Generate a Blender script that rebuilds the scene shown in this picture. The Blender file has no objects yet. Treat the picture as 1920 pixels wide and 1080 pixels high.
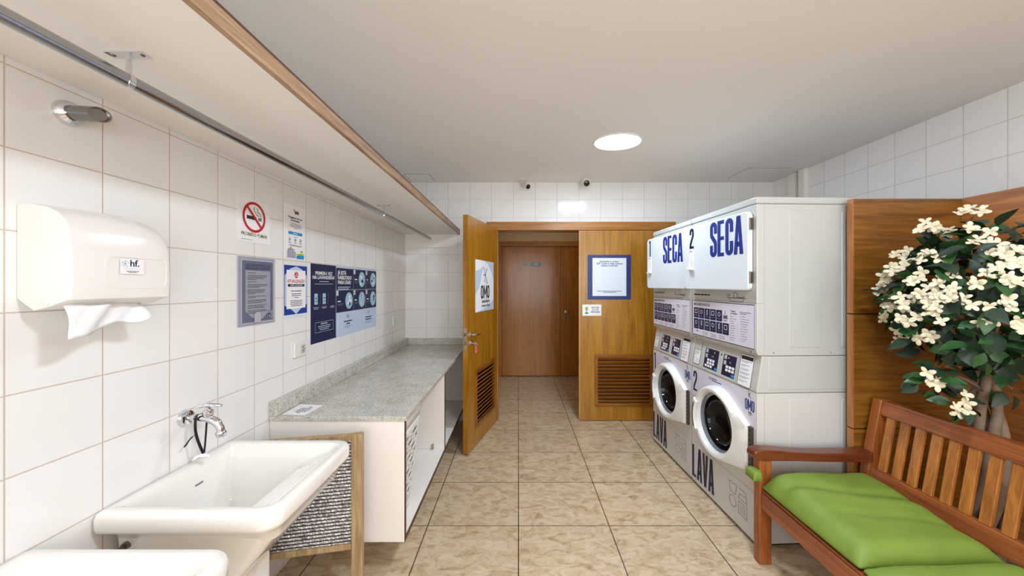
import bpy, bmesh, math, random
from mathutils import Vector, Matrix
R = random.Random(7)
PI = math.pi
sc = bpy.context.scene
COL = sc.collection

# ------------------------------------------------------------------ camera
CAMZ = 1.48
F = 660.0
cam = bpy.data.cameras.new('camera')
cam.sensor_fit = 'HORIZONTAL'; cam.sensor_width = 36.0
cam.lens = 36.0 * F / 1920.0
cam.shift_x = -12.0 / 1920.0
cam.shift_y = -6.0 / 1920.0
cam.clip_start = 0.02
camo = bpy.data.objects.new('camera', cam); COL.objects.link(camo)
camo.location = (0, 0, CAMZ); camo.rotation_euler = (PI/2, 0, 0)
sc.camera = camo
# ------------------------------------------------------------------ world / exposure
w = bpy.data.worlds.new('world'); sc.world = w; w.use_nodes = True
w.node_tree.nodes['Background'].inputs[0].default_value = (0.985, 0.975, 0.965, 1)
w.node_tree.nodes['Background'].inputs[1].default_value = 2.3
sc.view_settings.view_transform = 'Standard'
sc.view_settings.look = 'None'
sc.view_settings.gamma = 1.0
sc.view_settings.use_curve_mapping = False
sc.view_settings.exposure = 1.23
LAMP = 46.0          # emission strength of the LED discs
LAMPS = [(0.774, 2.75), (0.774, 0.45)]

# ------------------------------------------------------------------ room numbers
XL, XR, YB, YF, ZC = -1.234, 2.78, 3.845, -1.5, 2.6
TS = 1.19            # tile width on the end walls relative to its height

def px(x, y, Y): return Vector(((x-972)/F*Y, Y, CAMZ-(y-534)/F*Y))

# ------------------------------------------------------------------ materials
MATS = {}
def lin(c):
    return tuple(((v/255)/12.92 if v/255 <= 0.04045 else ((v/255+0.055)/1.055)**2.4) for v in c) + (1,)
def base(name):
    m = bpy.data.materials.new(name); m.use_nodes = True
    nt = m.node_tree; b = nt.nodes['Principled BSDF']
    return m, nt, b
def mat(name, rgb, rough=0.5, metal=0.0, coat=0.0, trans=0.0, bump=0.0, bscale=60, emit=None, es=0, noise=0.0, alpha=1.0, ior=1.5):
    if name in MATS: return MATS[name]
    m, nt, b = base(name); MATS[name] = m
    c = lin(rgb)
    b.inputs['Base Color'].default_value = c
    b.inputs['Roughness'].default_value = rough
    b.inputs['Metallic'].default_value = metal
    b.inputs['IOR'].default_value = ior
    b.inputs['Coat Weight'].default_value = coat
    b.inputs['Coat Roughness'].default_value = 0.06
    b.inputs['Transmission Weight'].default_value = trans
    b.inputs['Alpha'].default_value = alpha
    if emit:
        b.inputs['Emission Color'].default_value = lin(emit); b.inputs['Emission Strength'].default_value = es
    tc = nt.nodes.new('ShaderNodeTexCoord')
    n = nt.nodes.new('ShaderNodeTexNoise'); n.inputs['Scale'].default_value = bscale; n.inputs['Detail'].default_value = 4
    nt.links.new(tc.outputs['Object'], n.inputs['Vector'])
    # every surface carries a slight procedural variation
    mx = nt.nodes.new('ShaderNodeMix'); mx.data_type = 'RGBA'
    k = 1 - (noise or 0.03)
    mx.inputs['A'].default_value = c; mx.inputs['B'].default_value = (c[0]*k, c[1]*k, c[2]*k, 1)
    nt.links.new(n.outputs['Fac'], mx.inputs['Factor']); nt.links.new(mx.outputs['Result'], b.inputs['Base Color'])
    if bump:
        bp = nt.nodes.new('ShaderNodeBump'); bp.inputs['Strength'].default_value = bump; bp.inputs['Distance'].default_value = 0.004
        nt.links.new(n.outputs['Fac'], bp.inputs['Height']); nt.links.new(bp.outputs['Normal'], b.inputs['Normal'])
    return m
def ramp(nt, stops):
    r = nt.nodes.new('ShaderNodeValToRGB'); e = r.color_ramp.elements
    e[0].position, e[0].color = stops[0][0], stops[0][1]
    e[1].position, e[1].color = stops[-1][0], stops[-1][1]
    for p, c in stops[1:-1]:
        k = e.new(p); k.color = c
    return r
def tiles(name, ax, origin, size, tile_rgb, grout_rgb, mortar=0.0022, rough=0.12, wob=0.25, var=0.97):
    m, nt, b = base(name); MATS[name] = m
    tc = nt.nodes.new('ShaderNodeTexCoord'); sp = nt.nodes.new('ShaderNodeSeparateXYZ')
    nt.links.new(tc.outputs['Object'], sp.inputs[0])
    cb = nt.nodes.new('ShaderNodeCombineXYZ')
    for i in (0, 1):
        a = nt.nodes.new('ShaderNodeMath'); a.operation = 'MULTIPLY_ADD'
        nt.links.new(sp.outputs[ax[i]], a.inputs[0])
        a.inputs[1].default_value = 1/size[i]; a.inputs[2].default_value = -origin[i]/size[i] + 200
        nt.links.new(a.outputs[0], cb.inputs[i])
    br = nt.nodes.new('ShaderNodeTexBrick'); br.offset = 0; br.squash = 1
    br.inputs['Scale'].default_value = 1; br.inputs['Brick Width'].default_value = 1; br.inputs['Row Height'].default_value = 1
    br.inputs['Mortar Size'].default_value = mortar/size[1]; br.inputs['Mortar Smooth'].default_value = 0.25
    c = lin(tile_rgb)
    br.inputs['Color1'].default_value = c
    br.inputs['Color2'].default_value = (c[0]*var, c[1]*var, c[2]*(var+0.005), 1)
    br.inputs['Mortar'].default_value = lin(grout_rgb)
    nt.links.new(cb.outputs[0], br.inputs['Vector'])
    nt.links.new(br.outputs['Color'], b.inputs['Base Color'])
    b.inputs['Roughness'].default_value = rough
    inv = nt.nodes.new('ShaderNodeMath'); inv.operation = 'SUBTRACT'; inv.inputs[0].default_value = 1
    nt.links.new(br.outputs['Fac'], inv.inputs[1])
    bp = nt.nodes.new('ShaderNodeBump'); bp.inputs['Strength'].default_value = 0.5; bp.inputs['Distance'].default_value = 0.0025
    nt.links.new(inv.outputs[0], bp.inputs['Height'])
    n = nt.nodes.new('ShaderNodeTexNoise'); n.inputs['Scale'].default_value = 5.0; n.inputs['Detail'].default_value = 1
    nt.links.new(tc.outputs['Object'], n.inputs['Vector'])
    b2 = nt.nodes.new('ShaderNodeBump'); b2.inputs['Strength'].default_value = wob; b2.inputs['Distance'].default_value = 0.02
    nt.links.new(n.outputs['Fac'], b2.inputs['Height']); nt.links.new(bp.outputs['Normal'], b2.inputs['Normal'])
    nt.links.new(b2.outputs['Normal'], b.inputs['Normal'])
    return m, nt, b, br
def wood(name, dark, light, grain='z', scale=1.0, rough=0.35, coat=0.15, contrast=0.5):
    if name in MATS: return MATS[name]
    m, nt, b = base(name); MATS[name] = m
    tc = nt.nodes.new('ShaderNodeTexCoord'); mp = nt.nodes.new('ShaderNodeMapping')
    s = [14*scale]*3; s['xyz'.index(grain)] = 0.9*scale
    mp.inputs['Scale'].default_value = s
    nt.links.new(tc.outputs['Object'], mp.inputs['Vector'])
    n = nt.nodes.new('ShaderNodeTexNoise'); n.inputs['Scale'].default_value = 2.2; n.inputs['Detail'].default_value = 7
    n.inputs['Distortion'].default_value = 0.8; n.inputs['Roughness'].default_value = 0.6
    nt.links.new(mp.outputs[0], n.inputs['Vector'])
    mp2 = nt.nodes.new('ShaderNodeMapping'); s2 = [120*scale]*3; s2['xyz'.index(grain)] = 4*scale
    mp2.inputs['Scale'].default_value = s2; nt.links.new(tc.outputs['Object'], mp2.inputs['Vector'])
    n2 = nt.nodes.new('ShaderNodeTexNoise'); n2.inputs['Scale'].default_value = 1.5; n2.inputs['Detail'].default_value = 4
    nt.links.new(mp2.outputs[0], n2.inputs['Vector'])
    ad = nt.nodes.new('ShaderNodeMath'); ad.operation = 'MULTIPLY_ADD'; ad.inputs[1].default_value = 0.35; 
    nt.links.new(n2.outputs['Fac'], ad.inputs[0]); nt.links.new(n.outputs['Fac'], ad.inputs[2])
    d, l = lin(dark), lin(light)
    r = ramp(nt, [(0.675-contrast/2*0.6, d), (0.675+contrast/2*0.6, l)])
    nt.links.new(ad.outputs[0], r.inputs[0]); nt.links.new(r.outputs[0], b.inputs['Base Color'])
    b.inputs['Roughness'].default_value = rough; b.inputs['Coat Weight'].default_value = coat; b.inputs['Coat Roughness'].default_value = 0.15
    bp = nt.nodes.new('ShaderNodeBump'); bp.inputs['Strength'].default_value = 0.08; bp.inputs['Distance'].default_value = 0.002
    nt.links.new(n2.outputs['Fac'], bp.inputs['Height']); nt.links.new(bp.outputs['Normal'], b.inputs['Normal'])
    return m

tile_left, _, _, _ = tiles('tile_left', (1, 2), (0.845, 0.012), (0.2, 0.2), (240, 239, 237), (206, 192, 178), mortar=0.0019)
tile_right, _, _, _ = tiles('tile_right', (1, 2), (2.0, 0.015), (0.2, 0.2), (248, 248, 248), (206, 202, 198), mortar=0.0019)
tile_end, _, _, _ = tiles('tile_end', (0, 2), (0.4224, 0.012), (0.2*TS, 0.2), (240, 240, 238), (206, 202, 198), mortar=0.0019)
# floor: beige marbled ceramic
FW, FD, FY0 = 0.557, 0.4745, 2.162
tile_floor, nt, b, br = tiles('tile_floor', (0, 1), (0.0, FY0), (FW, FD), (205, 186, 156), (72, 56, 44), mortar=0.0028, rough=0.22, wob=0.08)
tc = nt.nodes.new('ShaderNodeTexCoord')
mp = nt.nodes.new('ShaderNodeMapping'); mp.inputs['Scale'].default_value = (1.0, 1.8, 1); mp.inputs['Rotation'].default_value = (0, 0, 0.25)
nt.links.new(tc.outputs['Object'], mp.inputs['Vector'])
n1 = nt.nodes.new('ShaderNodeTexNoise'); n1.inputs['Scale'].default_value = 10; n1.inputs['Detail'].default_value = 9; n1.inputs['Roughness'].default_value = 0.68; n1.inputs['Distortion'].default_value = 1.2
nt.links.new(mp.outputs[0], n1.inputs['Vector'])
r1 = ramp(nt, [(0.28, lin((156, 126, 94))), (0.42, lin((190, 165, 133))), (0.55, lin((208, 188, 158))), (0.74, lin((222, 206, 180)))])
nt.links.new(n1.outputs['Fac'], r1.inputs[0])
nt.links.new(r1.outputs[0], br.inputs['Color1'])
hs = nt.nodes.new('ShaderNodeHueSaturation'); hs.inputs['Value'].default_value = 0.93; nt.links.new(r1.outputs[0], hs.inputs['Color'])
nt.links.new(hs.outputs[0], br.inputs['Color2'])

M_ceil = mat('ceiling_paint', (247, 244, 240), 0.9, bump=0.05, bscale=200)
M_plaster = mat('hall_plaster', (214, 190, 158), 0.85, bump=0.05, bscale=120)
M_door = wood('door_veneer', (142, 92, 12), (188, 132, 34), 'z', 0.7, 0.32, 0.3, 0.7)
M_doorframe = wood('door_frame_wood', (146, 90, 18), (186, 124, 36), 'x', 0.8, 0.35, 0.2)
M_doorframe_v = wood('door_frame_upright', (146, 90, 18), (186, 124, 36), 'z', 0.8, 0.35, 0.2)
M_louver = wood('louver_wood', (124, 72, 18), (160, 100, 32), 'x', 0.8, 0.35, 0.2)
M_inner = wood('inner_door_veneer', (150, 92, 14), (182, 116, 26), 'z', 0.5, 0.3, 0.3)
M_clad = wood('cladding_wood', (98, 58, 12), (154, 102, 34), 'x', 1.5, 0.35, 0.15, 0.75)
M_clad_y = wood('cladding_wood_side', (140, 82, 32), (196, 130, 70), 'y', 0.9, 0.35, 0.15, 0.75)
M_clad_edge = wood('cladding_edge', (160, 98, 48), (188, 124, 68), 'z', 1, 0.4)
M_bench = wood('bench_wood', (128, 66, 26), (172, 100, 46), 'z', 1.2, 0.38, 0.2, 0.6)
M_bench_y = wood('bench_wood_rail', (124, 62, 28), (168, 96, 50), 'y', 1.2, 0.38, 0.2, 0.6)
M_bench_x = wood('bench_wood_arm', (82, 34, 16), (122, 58, 28), 'x', 1.2, 0.3, 0.3, 0.6)
M_slat = wood('bench_wood_slat', (150, 88, 36), (194, 124, 56), 'z', 1.2, 0.4, 0.2, 0.6)
M_oak = wood('oak_edge', (132, 100, 72), (184, 152, 120), 'y', 1.2, 0.5, 0.0, 0.5)
M_pine = wood('pine_batten', (150, 122, 84), (190, 164, 124), 'z', 1.5, 0.6, 0.0, 0.5)
M_shelf = mat('shelf_laminate', (244, 240, 234), 0.4)
M_cab = mat('cabinet_laminate', (243, 237, 230), 0.35)
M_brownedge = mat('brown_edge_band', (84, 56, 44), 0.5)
M_chrome = mat('chrome', (225, 226, 230), 0.07, 1.0)
M_dchrome = mat('chrome_dark_reflection', (150, 148, 150), 0.12, 1.0)  # spout metal darkened, its dark reflections put into the base colour
M_satin = mat('satin_metal', (180, 178, 172), 0.25, 1.0)
M_bar = mat('hanging_bar_chrome', (178, 180, 186), 0.16, 1.0)
M_hinge = mat('hinge_metal', (120, 112, 104), 0.35, 1.0)
M_enam = mat('white_enamel', (197, 199, 196), 0.28, coat=0.3)
M_enam2 = mat('washer_enamel', (212, 211, 208), 0.3, coat=0.2)
M_plastic = mat('white_plastic', (236, 236, 232), 0.3, coat=0.2)
M_ceramic = mat('ceramic_tank', (244, 241, 235), 0.1, coat=0.6)
M_paper = mat('paper_white', (244, 244, 246), 0.6)
M_paper2 = mat('paper_bluish', (226, 234, 246), 0.35)
M_pale = mat('print_pale_blue', (196, 212, 236), 0.45)
M_lav = mat('sticker_lavender', (222, 220, 234), 0.3, coat=0.2)
M_navy = mat('print_navy', (22, 26, 70), 0.5)
M_navy2 = mat('print_blue', (10, 40, 132), 0.55)
M_navyd = mat('print_dark_navy', (28, 30, 62), 0.4)
M_royal = mat('print_royal', (30, 62, 150), 0.4)
M_black = mat('print_black', (34, 32, 36), 0.5)
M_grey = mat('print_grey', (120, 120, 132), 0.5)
M_lgrey = mat('print_light_grey', (182, 182, 192), 0.5)
M_red = mat('print_red', (196, 22, 30), 0.4)
M_olive = mat('print_olive', (120, 118, 10), 0.4)
M_green = mat('print_green', (60, 140, 60), 0.5)
M_lime = mat('print_lime', (160, 196, 90), 0.5)
M_cyan = mat('print_cyan', (24, 150, 210), 0.4)
M_teal = mat('print_teal', (158, 200, 222), 0.5)
M_yellow = mat('print_yellow', (200, 190, 40), 0.5)
M_white = mat('print_white', (244, 246, 250), 0.45)
M_slate = mat('print_slate', (124, 132, 158), 0.35)
M_mist = mat('print_mist', (208, 209, 214), 0.35)
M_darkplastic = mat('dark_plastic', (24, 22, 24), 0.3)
M_gasket = mat('grey_gasket', (168, 176, 184), 0.25, metal=0.6)
M_rubber = mat('dark_rubber', (46, 40, 42), 0.5)
M_green_fab = mat('green_fabric', (124, 150, 54), 0.62, bump=1.0, bscale=9, noise=0.3)
M_leaf = mat('leaf_green', (52, 96, 48), 0.4, noise=0.45, bscale=9)
M_leaf2 = mat('leaf_dark', (40, 62, 46), 0.45, noise=0.4, bscale=9)
M_petal = mat('petal_cream', (228, 218, 188), 0.6, noise=0.12, bscale=30)
M_bark = mat('bark', (150, 128, 106), 0.8, bump=0.8, bscale=26, noise=0.45)
M_pot = mat('pot_stone', (150, 140, 130), 0.8, bump=0.4, bscale=60, noise=0.3)
M_soil = mat('pebbles', (120, 108, 98), 0.9, bump=1.0, bscale=90, noise=0.4)
M_ribbon = mat('black_ribbon', (30, 20, 30), 0.6)
M_pink = mat('pink_tag', (240, 110, 130), 0.4)
M_lens = mat('camera_lens', (10, 10, 14), 0.08)
M_camgrey = mat('camera_white', (222, 220, 214), 0.4)
M_drum = mat('drum_steel', (92, 84, 84), 0.3, metal=0.9)
M_led = mat('led_diffuser', (255, 255, 255), 0.5, emit=(222, 238, 255), es=LAMP*0.82)
M_led2 = mat('led_diffuser_warm', (255, 255, 255), 0.5, emit=(226, 240, 255), es=LAMP*1.45)

def granite():
    m, nt, b = base('granite'); MATS['granite'] = m
    tc = nt.nodes.new('ShaderNodeTexCoord')
    n = nt.nodes.new('ShaderNodeTexNoise'); n.inputs['Scale'].default_value = 110; n.inputs['Detail'].default_value = 5; n.inputs['Roughness'].default_value = 0.7
    v = nt.nodes.new('ShaderNodeTexVoronoi'); v.inputs['Scale'].default_value = 160
    n3 = nt.nodes.new('ShaderNodeTexNoise'); n3.inputs['Scale'].default_value = 14; n3.inputs['Detail'].default_value = 3
    for k in (n, v, n3): nt.links.new(tc.outputs['Object'], k.inputs['Vector'])
    r = ramp(nt, [(0.32, lin((146, 138, 122))), (0.44, lin((184, 180, 168))), (0.56, lin((206, 204, 193))), (0.70, lin((228, 226, 216)))])
    a = nt.nodes.new('ShaderNodeMath'); a.operation = 'MULTIPLY_ADD'; a.inputs[1].default_value = 0.25
    nt.links.new(n3.outputs['Fac'], a.inputs[0]); nt.links.new(n.outputs['Fac'], a.inputs[2])
    a2 = nt.nodes.new('ShaderNodeMath'); a2.operation = 'SUBTRACT'; a2.inputs[1].default_value = 0.12
    nt.links.new(a.outputs[0], a2.inputs[0]); nt.links.new(a2.outputs[0], r.inputs[0])
    mx = nt.nodes.new('ShaderNodeMix'); mx.data_type = 'RGBA'; mx.blend_type = 'MULTIPLY'; mx.inputs['Factor'].default_value = 0.10
    nt.links.new(r.outputs[0], mx.inputs['A']); nt.links.new(v.outputs['Color'], mx.inputs['B'])
    hs = nt.nodes.new('ShaderNodeHueSaturation'); hs.inputs['Saturation'].default_value = 0.85; hs.inputs['Value'].default_value = 1.0
    nt.links.new(mx.outputs['Result'], hs.inputs['Color']); nt.links.new(hs.outputs[0], b.inputs['Base Color'])
    b.inputs['Roughness'].default_value = 0.13
    return m
M_granite = granite()
def foil():
    m, nt, b = base('crumpled_foil'); MATS['foil'] = m
    tc = nt.nodes.new('ShaderNodeTexCoord')
    n = nt.nodes.new('ShaderNodeTexVoronoi'); n.inputs['Scale'].default_value = 95
    nt.links.new(tc.outputs['Object'], n.inputs['Vector'])
    n2 = nt.nodes.new('ShaderNodeTexNoise'); n2.inputs['Scale'].default_value = 60; n2.inputs['Detail'].default_value = 5
    nt.links.new(tc.outputs['Object'], n2.inputs['Vector'])
    r = ramp(nt, [(0.34, lin((170, 162, 164))), (0.54, lin((248, 246, 248)))])
    nt.links.new(n2.outputs['Fac'], r.inputs[0]); nt.links.new(r.outputs[0], b.inputs['Base Color'])
    bp = nt.nodes.new('ShaderNodeBump'); bp.inputs['Strength'].default_value = 1.0; bp.inputs['Distance'].default_value = 0.006
    nt.links.new(n.outputs['Distance'], bp.inputs['Height']); nt.links.new(bp.outputs['Normal'], b.inputs['Normal'])
    b.inputs['Metallic'].default_value = 0.25; b.inputs['Roughness'].default_value = 0.35
    return m
M_foil = foil()
def glassmat(name, rgb, rough=0.02, mixf=0.5, darkrgb=(20, 14, 18)):
    m, nt, b = base(name); MATS[name] = m
    b.inputs['Base Color'].default_value = lin(darkrgb); b.inputs['Roughness'].default_value = rough
    tr = nt.nodes.new('ShaderNodeBsdfTransparent'); tr.inputs[0].default_value = lin(rgb)
    mx = nt.nodes.new('ShaderNodeMixShader'); mx.inputs[0].default_value = mixf
    out = nt.nodes['Material Output']
    nt.links.new(tr.outputs[0], mx.inputs[1]); nt.links.new(b.outputs[0], mx.inputs[2]); nt.links.new(mx.outputs[0], out.inputs[0])
    return m
M_glass = glassmat('washer_door_glass', (120, 108, 112), 0.02, 0.55)
M_cover = glassmat('translucent_cover', (252, 252, 248), 0.2, 0.84, (250, 248, 243))
M_sleeve = glassmat('clear_sleeve', (240, 240, 244), 0.12, 0.05, (210, 210, 216))

# ------------------------------------------------------------------ mesh helpers
def box(bm, x0, x1, y0, y1, z0, z1, mi=0, M=None):
    vs = [bm.verts.new((x, y, z)) for x in (x0, x1) for y in (y0, y1) for z in (z0, z1)]
    q = [(0,1,3,2), (4,6,7,5), (0,4,5,1), (2,3,7,6), (0,2,6,4), (1,5,7,3)]
    for a in q:
        f = bm.faces.new([vs[i] for i in a]); f.material_index = mi
    if M is not None:
        for v in vs: v.co = M @ v.co
    return vs
def loft(bm, loops, cap0=True, cap1=True, closed=True, mi=0, smooth=False):
    rows = [[bm.verts.new(p) for p in L] for L in loops]
    n = len(rows[0])
    for a, b in zip(rows, rows[1:]):
        for i in range(n if closed else n-1):
            j = (i+1) % n
            f = bm.faces.new((a[i], a[j], b[j], b[i])); f.material_index = mi
    if cap0: f = bm.faces.new(rows[0][::-1]); f.material_index = mi
    if cap1: f = bm.faces.new(rows[-1]); f.material_index = mi
    return rows
def frame_of(d):
    d = d.normalized(); up = Vector((0, 0, 1)) if abs(d.z) < 0.9 else Vector((1, 0, 0))
    a = d.cross(up).normalized(); return a, a.cross(d).normalized()
def tube(bm, pts, rad, n=12, cap=True, flat=1.0, mi=0):
    pts = [Vector(p) for p in pts]
    if not hasattr(rad, '__len__'): rad = [rad]*len(pts)
    loops = []; a = None
    for i, p in enumerate(pts):
        d = (pts[min(i+1, len(pts)-1)] - pts[max(i-1, 0)])
        if a is None: a, b = frame_of(d)
        else:
            d = d.normalized(); a = (a - d*a.dot(d)).normalized(); b = a.cross(d).normalized()
        loops.append([p + a*math.cos(2*PI*k/n)*rad[i] + b*math.sin(2*PI*k/n)*rad[i]*flat for k in range(n)])
    loft(bm, loops, cap, cap, mi=mi)
def cyl(bm, p0, p1, r, n=20, r1=None, mi=0): tube(bm, [p0, p1], [r, r if r1 is None else r1], n, mi=mi)
def lathe(bm, c, axis, prof, n=32, cap0=True, cap1=True, mi=0):
    c = Vector(c); axis = Vector(axis).normalized(); a, b = frame_of(axis)
    loops = [[c + axis*h + (a*math.cos(2*PI*k/n) + b*math.sin(2*PI*k/n))*r for k in range(n)] for r, h in prof]
    loft(bm, loops, cap0, cap1, mi=mi)
def rrect(x0, x1, y0, y1, r, z, seg=6, rs=None):
    rs = rs or (r, r, r, r); out = []
    for (cx, cy, a0, rr) in ((x1, y1, 0, rs[0]), (x0, y1, PI/2, rs[1]), (x0, y0, PI, rs[2]), (x1, y0, 1.5*PI, rs[3])):
        sx = -1 if cx == x1 else 1; sy = -1 if cy == y1 else 1
        for k in range(seg+1):
            a = a0 + PI/2*k/seg
            out.append(Vector((cx+sx*rr+math.cos(a)*rr, cy+sy*rr+math.sin(a)*rr, z)))
    return out
def catmull(pts, n=6):
    pts = [Vector(p) for p in pts]; P = [pts[0]]+pts+[pts[-1]]; out = []
    for i in range(1, len(P)-2):
        for k in range(n):
            t = k/n; a, b, c, d = P[i-1], P[i], P[i+1], P[i+2]
            out.append(0.5*((2*b)+(c-a)*t+(2*a-5*b+4*c-d)*t*t+(3*b-a-3*c+d)*t**3))
    out.append(pts[-1]); return out
def obj(name, bm, m, parent=None, local=False, bevel=0, seg=2, smooth=40, sub=0, recalc=True):
    if recalc: bmesh.ops.recalc_face_normals(bm, faces=bm.faces)
    if parent is not None and not local:
        loc = parent['_w']
        off = Vector(loc)
        for v in bm.verts: v.co -= off
    me = bpy.data.meshes.new(name); bm.to_mesh(me); bm.free()
    for k in (m if isinstance(m, (list, tuple)) else [m]): me.materials.append(k)
    if smooth:
        for p in me.polygons: p.use_smooth = True
        me.set_sharp_from_angle(angle=math.radians(smooth))
    o = bpy.data.objects.new(name, me); COL.objects.link(o)
    if parent is not None: o.parent = parent
    if bevel:
        b = o.modifiers.new('bevel', 'BEVEL'); b.width = bevel; b.segments = seg; b.limit_method = 'ANGLE'; b.angle_limit = math.radians(35)
        b.harden_normals = True
    if sub:
        s = o.modifiers.new('sub', 'SUBSURF'); s.levels = sub; s.render_levels = sub
    return o
def thing(name, label, cat, loc=(0, 0, 0), rz=0, group=None, kind=None):
    o = bpy.data.objects.new(name, None); COL.objects.link(o); o.empty_display_size = 0.1
    o.location = loc; o.rotation_euler = (0, 0, rz); o['_w'] = list(loc)
    o['label'] = label; o['category'] = cat
    if group: o['group'] = group
    if kind: o['kind'] = kind
    return o
def tag(o, label, cat, group=None, kind=None):
    o['label'] = label; o['category'] = cat
    if group: o['group'] = group
    if kind: o['kind'] = kind
    return o
def sub(o, parent):   # make o (already in parent's local space) a sub-part
    o.parent = parent; return o
def nbm(): return bmesh.new()
def bx(name, x0, x1, y0, y1, z0, z1, m, parent=None, bevel=0, **k):
    bm = nbm(); box(bm, x0, x1, y0, y1, z0, z1); return obj(name, bm, m, parent, bevel=bevel, **k)

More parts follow.
